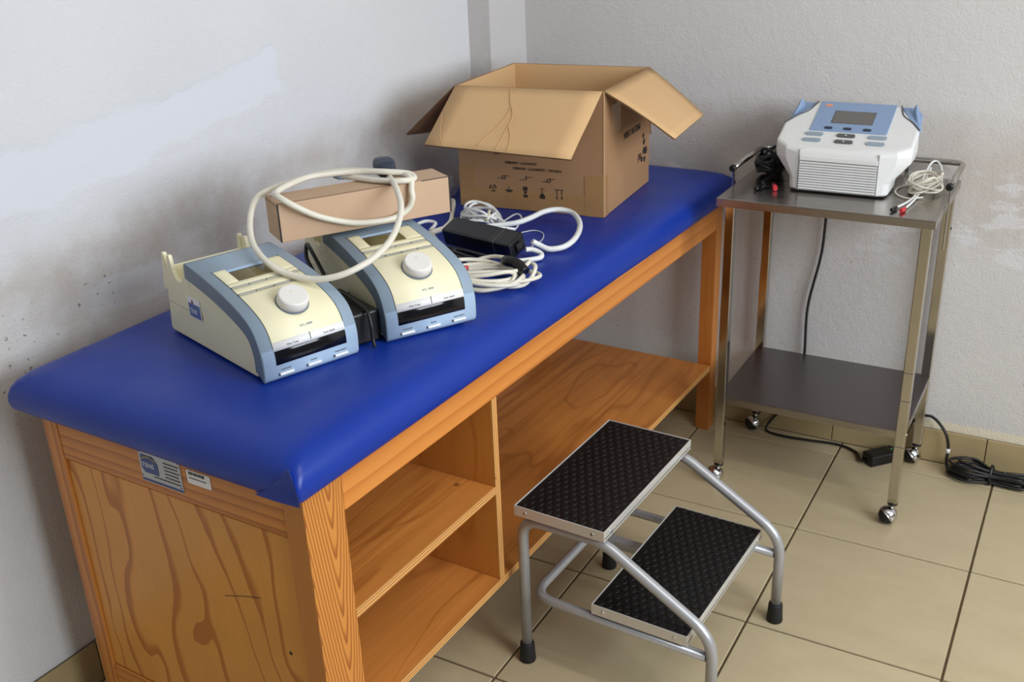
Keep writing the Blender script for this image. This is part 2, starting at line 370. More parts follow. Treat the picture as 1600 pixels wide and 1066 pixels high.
def text(parent, s, size, origin, xd, yd, mat, align='LEFT', name='lettering', depth=0.0002, sx=1.0):
    cu = bpy.data.curves.new('t', 'FONT'); cu.body = s; cu.size = size; cu.extrude = depth; cu.align_x = align; cu.resolution_u = 2
    to = bpy.data.objects.new('t', cu); COL.objects.link(to)
    dg = bpy.context.evaluated_depsgraph_get(); me = bpy.data.meshes.new_from_object(to.evaluated_get(dg))
    bpy.data.objects.remove(to); bpy.data.curves.remove(cu)
    xd = Vector(xd).normalized(); yd = Vector(yd); yd = (yd-xd*yd.dot(xd)).normalized(); zd = xd.cross(yd)
    m = Matrix((xd*sx, yd, zd)).transposed().to_4x4(); m.translation = Vector(origin); me.transform(m)
    me.name = name; o = bpy.data.objects.new(name, me); me.materials.clear(); me.materials.append(M[mat]); COL.objects.link(o); o.parent = parent
    return o
def frame(origin, xd, yd):
    xd = Vector(xd).normalized(); yd = Vector(yd); yd = (yd-xd*yd.dot(xd)).normalized(); zd = xd.cross(yd)
    m = Matrix((xd, yd, zd)).transposed().to_4x4(); m.translation = Vector(origin); return m
def rrect(w, h, r, n=5):
    out = []
    for cx, cy, a0 in ((w-r, h-r, 0), (-w+r, h-r, PI/2), (-w+r, -h+r, PI), (w-r, -h+r, 1.5*PI)):
        for k in range(n+1):
            a = a0+PI/2*k/n; out.append((cx+r*math.cos(a), cy+r*math.sin(a)))
    return out

# ------------------------------------------------------------------ room shell
X1, Y0, YB, ZC = 2.5, -3.5, 0.54, 2.7        # right wall, wall behind the camera, back wall, ceiling
WN = Vector((0.99875, -0.05, 0)); WD = -1.1803  # left wall plane
def lwx(y): return (WD - WN.y*y)/WN.x
def build_room():
    g = 0.44; gap = 0.0028
    fl = struct(MB().prism([(lwx(Y0)-.0, Y0), (X1, Y0), (X1, YB), (lwx(YB), YB)], -0.08, -0.004, lambda x, y, h: Vector((x, y, h))).build('floor', 'grout'))
    share = None
    for i in range(-4, 6):
        for j in range(-8, 2):
            x0, x1, y0, y1 = i*g+gap, (i+1)*g-gap, j*g+gap, (j+1)*g-gap
            y0c, y1c, x1c = max(y0, Y0+.003), min(y1, YB-.013), min(x1, X1-.003)
            lo0, lo1 = lwx(y0c)+.012, lwx(y1c)+.012
            if y1c-y0c < .01 or x1c-x0 < .01 or x1c < max(lo0, lo1)+.01: continue
            clipped = (y0c != y0 or y1c != y1 or x1c != x1 or x0 < max(lo0, lo1))
            cx, cy = (i+.5)*g, (j+.5)*g
            if clipped or share is None:
                poly = [(max(x0, lo0)-cx, y0c-cy), (x1c-cx, y0c-cy), (x1c-cx, y1c-cy), (max(x0, lo1)-cx, y1c-cy)]
                mb = MB().prism(poly, -0.006, 0.0, lambda x, y, h: Vector((x, y, h)))
                # slightly eased upper edge
                q = len(mb.v)-4
                for k in range(4): mb.v[q+k].z -= 0.0
                o = mb.build('floor_tile', 'tile', fl)
                if not clipped: share = o.data
            else:
                o = bpy.data.objects.new('floor_tile', share); COL.objects.link(o); o.parent = fl
            o.location = (cx, cy, 0)
            b = o.modifiers.new('bevel', 'BEVEL'); b.width = 0.0015; b.segments = 1; b.limit_method = 'ANGLE'
    fr = lambda x, y, h: Vector((x, y, h))
    struct(MB().prism([(lwx(Y0)-.15, Y0), (lwx(Y0), Y0), (lwx(YB), YB), (lwx(YB)-.15, YB)], 0, ZC, fr).build('wall_left', 'wall_left'))
    struct(MB().box((lwx(YB)-.15, YB, 0), (X1+.15, YB+.15, ZC)).build('wall_back', 'wall_back'))
    struct(MB().box((lwx(Y0)-.15, Y0-.15, 0), (X1+.15, Y0, ZC)).build('wall_front', 'wall_plain'))
    struct(MB().prism([(lwx(.318)+.0005, .318), (-1.092, .318), (-1.092, YB-.0005), (lwx(YB)+.0005, YB-.0005)], 0, ZC-.001, fr).build('wall_corner_column', 'wall_back'))
    struct(MB().prism([(lwx(Y0)-.15, Y0-.15), (X1+.15, Y0-.15), (X1+.15, YB+.15), (lwx(YB)-.15, YB+.15)], ZC, ZC+.1, fr).build('ceiling', 'ceiling'))
    # right wall with a window opening
    wy0, wy1, wz0, wz1 = -2.4, -0.2, 1.05, 2.5
    mb = MB()
    mb.box((X1, Y0, 0), (X1+.15, wy0, ZC)); mb.box((X1, wy1, 0), (X1+.15, YB, ZC)); mb.box((X1, wy0, 0), (X1+.15, wy1, wz0)); mb.box((X1, wy0, wz1), (X1+.15, wy1, ZC))
    struct(mb.build('wall_right', 'wall_plain'))
    wf = struct(MB().box((X1+.05, wy0, wz0), (X1+.09, wy1, wz0+.04)).box((X1+.05, wy0, wz1-.04), (X1+.09, wy1, wz1)).box((X1+.05, wy0, wz0+.04), (X1+.09, wy0+.04, wz1-.04)).box((X1+.05, wy1-.04, wz0+.04), (X1+.09, wy1, wz1-.04)).build('window_1', 'window_frame'))
    ym = (wy0+wy1)/2
    MB().box((X1+.055, ym-.02, wz0+.04), (X1+.085, ym+.02, wz1-.04)).build('window_mullion', 'window_frame', wf)
    # skirting tiles
    bb = struct(MB().box((-1.091, YB-.006, 0.0), (X1, YB, .1045)).build('baseboard_back', 'grout'))
    xs = [-1.095+(-.01)]
    k = -3
    while -0.0+k*g < X1:
        a, b_ = max(k*g-.035+gap*.5, -1.089), min((k+1)*g-.035-gap*.5, X1-.003); k += 1
        if b_-a < .02: continue
        MB().box((a, YB-.0125, 0.001), (b_, YB-.006, .106)).build('skirting_tile', 'skirting', bb, 0.001, 1)
    bl = struct(MB().prism([(lwx(Y0), Y0), (lwx(Y0)+.005, Y0), (lwx(.317)+.005, .317), (lwx(.317), .317)], 0, .1045, fr).build('baseboard_left', 'grout'))
    y = Y0+.01
    while y < .31:
        y2 = min(y+g-gap, .316)
        MB().prism([(lwx(y)+.005, y), (lwx(y)+.0115, y), (lwx(y2)+.0115, y2), (lwx(y2)+.005, y2)], .001, .106, fr).build('skirting_tile', 'skirting', bl, 0.001, 1)
        y += g
build_room()
# unseen ceiling lamp, added for soft overhead light
def added_ceiling_lamp():
    t = thing('added_ceiling_lamp', 'unseen white ceiling batten lamp with opal diffuser, added for overhead light', 'lamp', (0.9, -1.2, ZC))
    MB().box((-.62, -.07, -.03), (.62, .07, 0)).build('lamp_tray', 'window_frame', t, .004)
    MB().box((-.6, -.05, -.06), (.6, .05, -.03)).build('diffuser', 'white_label', t, .01)
    ld = bpy.data.lights.new('added_lamp_light', 'AREA'); ld.shape = 'RECTANGLE'; ld.size = 1.2; ld.size_y = .16; ld.energy = 16; ld.color = (1.0, .95, .88)
    lo = bpy.data.objects.new('added_lamp_light', ld); lo.location = (.9, -1.2, ZC-.07); COL.objects.link(lo)
added_ceiling_lamp()

# ------------------------------------------------------------------ treatment table
TO = Vector((-0.4599, -1.3882, 0)); TH = -0.0316
PADZ = 0.846
def rring(x0, x1, y0, y1, r, z, n=7):
    r = max(r, 1e-4); out = []
    for cx, cy, a0 in ((x1-r, y1-r, 0), (x0+r, y1-r, PI/2), (x0+r, y0+r, PI), (x1-r, y0+r, 1.5*PI)):
        for k in range(n):
            a = a0+PI/2*k/(n-1); out.append(Vector((cx+r*math.cos(a), cy+r*math.sin(a), z)))
    return out
def treatment_table():
    t = thing('treatment_table', 'wooden treatment table with blue padded top and open plywood shelves', 'table', TO, TH)
    W, L, HT = .655, 1.862, .752
    bev = .002
    def part(name, a, b, mat, bv=bev, par=t): return MB().box(a, b).build(name, mat, par, bv)
    # legs: wide faces along the long side
    part('leg', (-.045, 0, 0), (0, .095, HT), 'pine_arch'); part('leg', (-W, 0, 0), (-W+.04, .095, HT), 'pine_post')
    part('leg', (-.045, L-.047, 0), (0, L, HT), 'pine_post'); part('leg', (-W, L-.047, 0), (-W+.045, L, HT), 'pine_post')
    part('apron', (-.022, .0955, .675), (-.0005, L-.0475, HT), 'pine_rail_y'); part('apron', (-W, .0955, .675), (-W+.022, L-.0475, HT), 'pine_rail_y')
    part('end_rail', (-W+.0405, .002, .6615), (-.0455, .024, HT), 'pine_rail_x'); part('end_rail', (-W+.0455, L-.024, .675), (-.0455, L-.002, HT), 'pine_rail_x')
    part('end_rail', (-W+.0405, .002, .09), (-.0455, .024, .163), 'pine_rail_x')
    part('end_panel', (-W+.0405, .006, .166), (-.0455, .0235, .6575), 'ply_end', .001)
    part('table_board', (-W, 0, HT), (0, L, HT+.014), 'ply_shelf', .001)
    # bottom board over the whole length, cabinet upright, middle shelf made of two boards
    part('bottom_shelf', (-W+.001, .096, .213), (-.004, L-.05, .2315), 'ply_shelf', .001)
    part('shelf_edge', (-.004, .096, .213), (-.0015, L-.05, .2313), 'edge', .0005)
    part('upright', (-W+.024, .561, .232), (-.004, .579, HT-.001), 'ply_upright', .001)
    part('upright_edge', (-.0222+.0185, .561, .232), (-.0012, .579, .6745), 'edge_v', .0005)
    part('shelf', (-W+.024, .0962, .450), (-.0745, .5605, .468), 'ply_shelf', .001)
    part('shelf', (-.0738, .0962, .450), (-.004, .5605, .4682), 'ply_shelf', .001)
    part('shelf_edge', (-.004, .0962, .450), (-.0015, .5605, .468), 'edge', .0005)
    part('back_panel', (-W+.008, .0962, .232), (-W+.0235, .579, .6745), 'ply_upright', .001)
    # blue padded top: rings from the underside over the bulging rim to the flat top
    x0, x1, y0, y1 = -W-.020, .006, -.012, L+.022
    prof = [(-.05, .7665, .01), (.010, .7615, .010), (.0175, .764, .010), (.0215, .771, .010), (.0235, .782, .011), (.0225, .794, .013), (.0185, .808, .017), (.011, .820, .023), (-.002, .8300, .032), (-.020, .8370, .042), (-.045, .8415, .055), (-.085, .845, .075), (-.13, .846, .09), (-.20, .846, .09)]
    vs = []; fs = []; nr = 28; sub = 12
    rings = []
    for off, z, r in prof:
        ring = rring(x0-off, x1+off, y0-off, y1+off, r, z)
        # subdivide the straight runs for soft waviness
        full = []
        for i, p in enumerate(ring):
            q = ring[(i+1) % len(ring)]; full.append(p)
            if i % 7 == 6:
                for k in range(1, sub): full.append(p.lerp(q, k/sub))
        rings.append(full)
    n = len(rings[0])
    for k, ring in enumerate(rings):
        for p in ring:
            p = p.copy()
            if 2 <= k <= 8:
                nz = mnoise.noise(Vector((p.x*4, p.y*4, k*.15)))*.0022
                p.x += nz; p.y += nz*.7
            vs.append(p)
    for k in range(len(rings)-1):
        for i in range(n): fs.append((k*n+i, k*n+(i+1) % n, (k+1)*n+(i+1) % n, (k+1)*n+i))
    mb = MB(); mb.add(vs, fs, True); mb.f.append(tuple((len(rings)-1)*n+i for i in range(n))); mb.smooth.append(True)
    mb.f.append(tuple(range(n-1, -1, -1))); mb.smooth.append(False)
    pad = mb.build('padded_top', 'vinyl', t)
    # folded vinyl at the near corners
    for sgn, xc in ((1, x1),):
        f = MB(); e = lambda a: xc+sgn*a
        if sgn > 0:
            A = [(e(.010), -.0355, .823), (e(.0165), -.0365, .806), (e(.023), -.0365, .782), (e(.0205), -.034, .764), (e(-.03), -.0345, .7615), (e(-.066), -.0345, .7615), (e(-.03), -.0378, .785)]
        else:
            A = [(e(.010), -.030, .822), (e(.024), -.020, .806), (e(.0265), -.010, .781), (e(.024), .02, .757), (e(.020), .045, .754), (e(.0265), .025, .785)]
        inner = [Vector(a)+Vector((-.006*sgn, .006, 0)) for a in A]; m_ = len(A)
        f.add([Vector(a) for a in A]+inner, [tuple(range(m_)), tuple(range(2*m_-1, m_-1, -1))]+[(i, (i+1) % m_, (i+1) % m_+m_, i+m_) for i in range(m_)])
        f.build('corner_fold', 'vinyl', pad, .002, 3)
    # nameplate and inventory sticker on the end rail
    pl = MB().box((-.388, .0005, .679), (-.283, .0018, .7405)).build('nameplate', 'plate', t)
    pl['label'] = 'brushed metal maker plate with blue logo panel'
    fx = (1, 0, 0); fy = (0, 0, 1); yf = -.0002
    MB().prism([(-.383, .7335), (-.352, .7335), (-.341, .720), (-.341, .698), (-.376, .698), (-.383, .706)], yf, .0006, lambda x, z, h: Vector((x, h, z))).build('logo_panel', 'plate_blue', pl)
    MB().box((-.387, yf, .6805), (-.284, .0006, .6845)).build('blue_strip', 'plate_blue', pl)
    arc = [(-.380+.034*k/8, .7255+.006*math.sin(PI*k/8)) for k in range(9)]
    MB().tube([Vector((x, yf-.0002, z)) for x, z in arc], .0009, 6).build('logo_arc', 'plate_yellow', pl)
    text(pl, 'TENS', .0135, (-.3815, yf-.0004, .7095), fx, fy, 'plate_white', name='logo_lettering')
    rl = random.Random(4)
    for i in range(6):
        x = -.334+(.010 if i < 5 else -.02); mb = MB()
        while x < -.290:
            wl = rl.uniform(.003, .008); mb.box((x, yf, .7285-.0072*i), (min(x+wl, -.287), .0006, .7302-.0072*i)); x += wl+.0014
        mb.build('small_print', 'ink', pl)
    for x, z in ((-.385, .7375), (-.287, .7375), (-.385, .690), (-.287, .689)):
        MB().lathe([(.0012, 0), (.001, .0009)], 8, frame((x, .0004, z), (1, 0, 0), (0, 0, 1))).build('screw', 'dark_edge', pl)
    st = MB().prism([(x-.239, z+.7195) for x, z in rrect(.0285, .0135, .003)], .0006, .0016, lambda x, z, h: Vector((x, h, z))).build('inventory_sticker', 'white_label', t)
    st['label'] = 'white inventory sticker with barcode'
    x = -.262
    while x < -.224:
        wd = random.choice((.0006, .001, .0015)); MB().box((x, .0002, .7245), (x+wd, .0008, .7305)).build('bar', 'ink', st); x += wd+random.choice((.0007, .001, .0014))
    mb = MB(); x = -.262
    while x < -.222:
        wl = rl.uniform(.002, .005); mb.box((x, .0003, .7170), (x+wl, .0008, .7190)); x += wl+.001
    mb.build('small_print', 'ink', st)
    MB().tube([(-.231, .0058, .477), (-.18, .0058, .494), (-.139, .0058, .505)], .0007, 5).build('scratch', 'dark_edge', t); MB().lathe([(.004, 0), (.004, .0004)], 10, frame((-.084, .0062, .406), (1, 0, 0), (0, 0, 1))).build('knot', 'dark_edge', t)
    return t
treatment_table()

# ------------------------------------------------------------------ electrotherapy units
DPROF = [(0.004, 0), (0, .010), (0, .046), (.009, .077), (.025, .100), (.054, .118), (.096, .134), (.14, .147), (.198, .160), (.246, .168)]
def dev_profile():
    P = [Vector((a, b, 0)) for a, b in DPROF]
    pts = catmull(P, 6); s = [0.0]
    for i in range(1, len(pts)): s.append(s[-1]+(pts[i]-pts[i-1]).length)
    return pts, s
DP, DS = dev_profile()
def dev_at(a):
    a = max(0, min(a, DS[-1]))
    for i in range(1, len(DS)):
        if DS[i] >= a:
            k = (a-DS[i-1])/max(DS[i]-DS[i-1], 1e-9); p = DP[i-1].lerp(DP[i], k); d = (DP[i]-DP[i-1]).normalized(); break
    return p.x, p.y, Vector((-d.y, d.x))     # s, z, outward normal
DW = 0.192
def dtap(w, s):
    s = min(s, .30); return w*(1-.085*max(0, s)/.246)-.013*max(0, s)/.246
def dev_patch(w0, w1, a0, a1, off, thick, n=None):
    n = n or max(1, int((a1-a0)/.006)); vs = []
    for i in range(n+1):
        a = a0+(a1-a0)*i/n; s, z, nr = dev_at(a)
        for w in (w0, w1):
            for o in (off, off-thick):
                ss, zz = s+nr.x*o, z+nr.y*o
                vs.append(Vector((dtap(w, s), ss, zz)))
    fs = []
    for i in range(n):
        b = i*4; c = b+4
        fs += [(b, b+2, c+2, c), (b+1, c+1, c+3, b+3), (b, c, c+1, b+1), (b+2, b+3, c+3, c+2)]
    fs += [(0, 1, 3, 2), (n*4, n*4+2, n*4+3, n*4+1)]
    mb = MB(); mb.add(vs, fs); mb.smooth = [True if i % 4 < 2 and i < 4*n else False for i in range(len(fs))]
    return mb
def dev_frame(w, a, off):
    s, z, nr = dev_at(a); yd = Vector((0, nr.y, -nr.x))  # up along the surface
    return frame((dtap(w, s), s+nr.x*off, z+nr.y*off), (1, 0, 0), yd)
def therapy_unit(label, loc, rz, sticker):
    t = thing('electrotherapy_unit', label, 'medical device', loc, rz, 'electrotherapy units on the table')
    # cream lower housing with cradle cheeks at the back
    side = [(.030, .003), (.36, .003), (.364, .010), (.350, .098), (.338, .100), (.246, .118), (.246, .150), (.190, .150), (.13, .136), (.085, .120), (.05, .100), (.034, .078), (.030, .05)]
    MB().prism(side, .003, DW-.003, lambda s, z, h: Vector((dtap(h, s), s, z))).build('housing', 'cream', t, .003)
    cheek = [(.246, .09), (.366, .09), (.352, .166), (.343, .166), (.3405, .142), (.336, .137), (.3315, .142), (.327, .166), (.318, .166), (.312, .140), (.303, .126), (.290, .120), (.277, .124), (.268, .137), (.262, .160), (.255, .163), (.246, .160)]
    for w0, w1 in ((.003, .012), (DW-.012, DW-.003)):
        MB().prism(cheek, w0, w1, lambda s, z, h: Vector((dtap(h, s), s, z))).build('cradle_cheek', 'cream', t, .0012)
    MB().prism([(.334, .095), (.358, .095), (.348, .137), (.340, .137)], .012, DW-.012, lambda s, z, h: Vector((dtap(h, s), s, z))).build('cradle_rear_wall', 'cream', t, .0012)
    MB().prism([(.21, .0675), (.352, .0675), (.352, .0685), (.21, .0685)], .0024, .0034, lambda s, z, h: Vector((dtap(h, s), s, z))).build('housing_seam', 'key_cream', t)
    # blue grey fascia: side bands + front
    end = DS[-1]
    fa = dev_patch(0, DW, 0, end, 0, .022).build('fascia', 'bluegrey', t)
    dev_patch(-.0012, 0.0, 0.001, end, -.0006, .030).build('side_band', 'slate', t); dev_patch(DW, DW+.0012, 0.001, end, -.0006, .030).build('side_band', 'slate', t)
    dev_patch(.0005, DW-.0005, .0, .060, .0006, .002).build('front_face', 'paleblue', t)
    dev_patch(.0228, .024, .062, .284, .0006, .003).build('panel_gap', 'key_dark', t); dev_patch(.168, .1696, .062, .284, .0006, .003).build('panel_gap', 'ink', t)
    pn = dev_patch(.024, .168, .062, .187, .0016, .004).build('control_panel', 'cream', t, .0008, 1)
    dev_patch(.0236, .1684, .056, .0715, .0018, .004).build('label_strip', 'white_label', t)
    bw = dev_patch(.024, .168, .030, .057, .0012, .003).build('black_window', 'blackglass', t, .0004, 1)
    MB().box((-.0004, 0, 0), (.0004, .014, .0006), dev_frame(.098, .058, .0019)).build('strip_divider', 'ink', t)
    def lab(s_, w, a, size, off=.0022, mat='text', al='CENTER'):
        m = dev_frame(w, a, off); return text(t, s_, size, m.translation, m.col[0].to_3d(), m.col[1].to_3d(), mat, al)
    lab('New Treat', .062, .0605, .0052); lab('Tune check', .136, .0605, .0052); lab('BTL-4000', .098, .084, .0062, .0022, 'key_grey')
    # keys: two thin bars between cream strips
    for a in (.187, .2105):
        bar = dev_patch(.024, .168, a, a+.006, .0004, .004).build('key_gap', 'slate', t)
        for k in range(4):
            w0 = .0245+k*.036
            dev_patch(w0, w0+.0345, a+.0008, a+.0054, .0026, .005).build('soft_key', 'key_cream', t, .0006, 1)
    dev_patch(.024, .168, .193, .2105, .0016, .004).build('key_strip', 'cream', t, .0008, 1)
    # display surround and recessed LCD
    dev_patch(.024, .168, .2165, .230, .0016, .004).build('display_surround', 'cream', t, .0006, 1)
    dev_patch(.024, .050, .230, .279, .0016, .004).build('display_surround', 'cream', t, .0006, 1)
    dev_patch(.133, .168, .230, .279, .0016, .004).build('display_surround', 'cream', t, .0006, 1)
    dev_patch(.050, .133, .2295, .268, .0004, .002).build('display', 'lcd', t)
    dev_patch(.050, .133, .268, .279, .0014, .003).build('display_hood', 'paleblue', t, .0006, 1)
    # knob in a dark recess
    m = dev_frame(.098, .135, .0012)
    MB().lathe([(.0305, 0), (.0305, .0012)], 32, m).build('knob_recess', 'slate', t)
    kb = MB().lathe([(.027, .001), (.0285, .002), (.0275, .017), (.0262, .0192), (.024, .02)], 36, m)
    kn = kb.build('knob', 'knob', t)
    MB().lathe([(.003, .0), (.0025, .0006)], 12, dev_frame(.098, .1425, .0211)).build('finger_dimple', 'cream_dark', kn)
    # three push buttons with captions
    for w, cap in ((.042, 'START/STOP'), (.098, 'ESCAPE'), (.154, 'PARAM SELECT')):
        m = dev_frame(w, .0125, .0006)
        b = MB().box((-.0138, -.0022, 0), (.0138, .0022, .0042), m).build('push_button', 'white_label', t, .0012)
        MB().box((-.0152, -.0022, 0), (-.0138, .0022, .0024), m).build('button_dark_end', 'key_dark', b)  # dark strip at the left end of each button
        lab(cap, w, .0185, .0036, .0012)
    for x in (.03, DW-.03):
        for s in (.05, .33): MB().lathe([(.008, 0), (.008, .004)], 12, Matrix.Translation((x, s, 0))).build('rubber_foot', 'rubber', t)
    if sticker:
        df = lambda s, z, h: Vector((dtap(.003, s)-h, s, z))
        sk = MB().prism([(.215, .060), (.262, .060), (.262, .100), (.215, .100)], -.0005, .0006, df).build('side_sticker', 'white_label', t); sk['label'] = 'small white and blue sticker'
        MB().prism([(.217, .061), (.260, .061), (.260, .088), (.217, .088)], 0, .0008, df).build('sticker_print', 'blue_label', sk)
        MB().lathe([(.004, 0), (.004, .0005)], 10, frame((dtap(.003, .244)-.0004, .244, .0915), (0, -1, 0), (0, 0, 1))).build('sticker_mark', 'redprint', sk)
        text(sk, 'TENS', .013, (dtap(.003, .256)-.0011, .256, .069), (.06, -1, 0), (0, 0, 1), 'plate_white', sx=.9)
    return t
therapy_unit('cream electrotherapy unit with empty rear cradle and blue side sticker', (-.6515, -1.2380, PADZ+.0012), math.radians(69.7), True)
therapy_unit('cream electrotherapy unit with brown carton resting on its rear cradle', (-.5625, -.9965, PADZ+.0012), math.radians(61.0), False)

# ------------------------------------------------------------------ long carton on the rear unit
CD = Vector((.533, .846, 0)); CN = Vector((.846, -.533, 0)); CA = Vector((-.795, -.999, 1.0160))
def carton():
    t = thing('long_carton', 'long peach brown carton lying across the rear electrotherapy unit', 'box', CA, math.atan2(CD.y, CD.x))
    L, D, H = .362, .084, .0755
    MB().box((0, 0, 0), (L, D, H)).build('carton_body', 'carton', t, .0015)
    # tuck flap seams, dark edges at both ends
    for x in (.0005, L-.0005): MB().box((x-.0016, -.0006, .001), (x+.0016, .0010, H+.0004)).build('end_seam', 'dark_edge', t)
    MB().box((L-.062, -.0006, H-.0008), (L-.002, .0006, H+.0006)).build('top_seam', 'dark_edge', t)
    MB().box((.002, .006, H-.0006), (L-.07, .0075, H+.0005)).build('lid_edge', 'card_edge', t)
    MB().box((-.0006, .004, H-.004), (.0005, D-.004, H-.0028)).build('end_flap_line', 'card_edge', t)
    return t
carton()

# ------------------------------------------------------------------ open cardboard box
def big_box():
    a = math.radians(5); W, D, H, th = .41, .375, .319, .005
    FR = Vector((-.5265, -.101, PADZ+.0005))
    t = thing('cardboard_box', 'large open cardboard box with flaps folded out', 'box', FR, a)
    # local: x from -W to 0, y from 0 to D
    def wall(name, A, B): return MB().box(A, B).build(name, 'card_out', t, .001, 1)
    front = wall('box_side', (-W, 0, 0), (0, th, H)); wall('box_side', (-W, D-th, 0), (0, D, H))
    right = wall('box_side', (-th, th, 0), (0, D-th, H)); wall('box_side', (-W, th, 0), (-W+th, D-th, H))
    wall('box_bottom', (-W+th, th, 0), (-th, D-th, th))
    # lighter lining sheets
    for A, B in (((-W+th, D-th-.0008, th), (-th, D-th, H-.001)), ((-W+th, th, th), (-W+th+.0008, D-th-.001, H-.001)), ((-th-.0008, th, th), (-th, D-th-.001, H-.001))):
        MB().box(A, B).build('lining', 'card_in', t)
    def flap(h0, h1, o0, o1, name='flap', curl=0.0):
        h0, h1, o0, o1 = map(Vector, (h0, h1, o0, o1)); n = 8; m = 8; vs = []
        nrm = (h1-h0).cross(o0-h0).normalized()
        if nrm.z < 0: nrm = -nrm
        for layer in (0, -th*.8):
            for i in range(n+1):
                for j in range(m+1):
                    u, v = i/n, j/m; p = (h0.lerp(h1, v)).lerp(o0.lerp(o1, v), u)
                    p += nrm*(layer+curl*math.sin(PI*u)*.012+.0016*mnoise.noise(Vector((u*3+h0.x*9, v*3, 1))))
                    vs.append(p)
        k = (n+1)*(m+1); fs = []
        idx = lambda i, j, l: l*k+i*(m+1)+j
        top = []; bot = []; edge = []
        for i in range(n):
            for j in range(m):
                top.append((idx(i, j, 0), idx(i+1, j, 0), idx(i+1, j+1, 0), idx(i, j+1, 0))); bot.append((idx(i, j, 1), idx(i, j+1, 1), idx(i+1, j+1, 1), idx(i+1, j, 1)))
        for i in range(n):
            for j in (0, m): edge.append((idx(i, j, 0), idx(i+1, j, 0), idx(i+1, j, 1), idx(i, j, 1)))
        for j in range(m):
            for i in (0, n): edge.append((idx(i, j, 0), idx(i, j+1, 0), idx(i, j+1, 1), idx(i, j, 1)))
        mb = MB(); mb.add(vs, top+bot, True); mb.f += edge; mb.smooth += [False]*len(edge)
        o = mb.build(name, 'card_in', t)
        o.data.materials.append(M['card_out']); o.data.materials.append(M['card_edge'])
        for q, pl in enumerate(o.data.polygons): pl.material_index = 0 if q < len(top) else (1 if q < len(top)+len(bot) else 2)
        bmx = bmesh.new(); bmx.from_mesh(o.data); bmesh.ops.recalc_face_normals(bmx, faces=bmx.faces); bmx.to_mesh(o.data); bmx.free()
        return o
    def out(base, d, L, al): return Vector(base)+Vector(d)*L*math.cos(al)-Vector((0, 0, 1))*L*math.sin(al)
    R = math.radians
    g = .003
    ff = flap((-W+g, -.001, H), (-g, -.001, H), out((-W+g, -.001, H), (-.05, -1, 0), .205, R(35)), out((-g, -.001, H), (-.03, -1, 0), .235, R(31)))
    flap((.001, g, H), (.001, D-g, H), out((.001, g, H), (1, .02, 0), .208, R(31)), out((.001, D-g, H), (1, -.02, 0), .196, R(38)), curl=.3)
    flap((-W-.001, g, H), (-W-.001, D-g, H), out((-W-.001, g, H), (-1, 0, 0), .208, R(41)), out((-W-.001, D-g, H), (-1, 0, 0), .195, R(66)))
    flap((-W+g, D+.001, H), (-g, D+.001, H), out((-W+g, D+.001, H), (0, 1, 0), .19, R(82)), out((-g, D+.001, H), (0, 1, 0), .19, R(82)))
    # creases pressed into the front flap
    def crease(pts):
        h0, h1 = Vector((-W+g, -.001, H)), Vector((-g, -.001, H)); o0 = out(h0, (-.05, -1, 0), .205, R(35)); o1 = out(h1, (-.03, -1, 0), .235, R(31))
        P = [(h0.lerp(h1, v)).lerp(o0.lerp(o1, v), u)+Vector((0, -.0006, .0012)) for u, v in pts]
        MB().tube(catmull(P, 5), .0011, 5).build('crease', 'card_in', ff)
    crease([(.02, .40), (.2, .43), (.45, .50), (.7, .505), (.98, .50)]); crease([(.3, .46), (.55, .455), (.95, .36)]); crease([(.62, .51), (.8, .56), (.99, .58)]); crease([(.5, .02), (.8, .07), (.97, .12)])
    # tape: along the bottom edges and over the corners
    e = .0007
    MB().box((-W+.002, -e, .001), (-.001, .0005, .052)).build('tape', 'tape', t); MB().box((-.052, -e-.0004, .0), (-.0005, .0003, .105)).build('tape', 'tape', t)
    MB().box((-.0005, -.0004, .0), (e, .03, .105)).build('tape', 'tape', t); MB().box((-W-.0002, -e-.0004, .0), (-W+.045, .0003, .11)).build('tape', 'tape', t)
    MB().box((-.001, -.001, .002), (.0014, .0016, H-.003)).build('corner_crease', 'card_in', t); MB().box((-.0005, .055, .20), (e, .125, .275)).build('tape', 'tape', t)
    # print on the front, standing on its head
    xd, zd = (-1, 0, 0), (0, 0, -1)
    y = -.0009
    text(front, 'ITEM NO. / QUANTITY : NUMBER', .0098, (-.114, y, .1155), xd, zd, 'ink', sx=.95); text(front, 'QUANTITY : NUMBER', .0098, (-.183, y, .1295), xd, zd, 'ink', sx=.95)
    text(front, 'N.W.', .0095, (-.120, y, .149), xd, zd, 'ink'); text(front, '/', .0095, (-.215, y, .150), xd, zd, 'ink'); text(front, 'KG', .0105, (-.290, y, .152), xd, zd, 'ink')
    pf = lambda x, z, h: Vector((x, y+h, z))
    def ink(poly, nm='symbol'): MB().prism(poly, 0, .0006, pf).build(nm, 'ink', front)
    def ring(cx, cz, r0, r1, n=20): 
        for k in range(n):
            a0, a1 = 2*PI*k/n, 2*PI*(k+1)/n
            yield [(cx+r0*math.cos(a0), cz+r0*math.sin(a0)), (cx+r1*math.cos(a0), cz+r1*math.sin(a0)), (cx+r1*math.cos(a1), cz+r1*math.sin(a1)), (cx+r0*math.cos(a1), cz+r0*math.sin(a1))]
    def inkm(polys, nm='symbol'):
        mb = MB()
        for p_ in polys: mb.prism(p_, 0, .0006, pf)
        mb.build(nm, 'ink', front)
    rect = lambda a, b, c, d: [(a, b), (c, b), (c, d), (a, d)]
    def sym(polys, k=.58):
        allx = [q[0] for p_ in polys for q in p_]; c0 = (min(allx)+max(allx))/2
        inkm([[(c0+(a_-c0)*k*1.1, ((.050+(b_-.091)*k) if b_ < .1165 and max(q[1] for p2 in polys for q in p2) < .1175 else (.086+(b_-.126)*k))) for a_, b_ in p_] for p_ in polys])
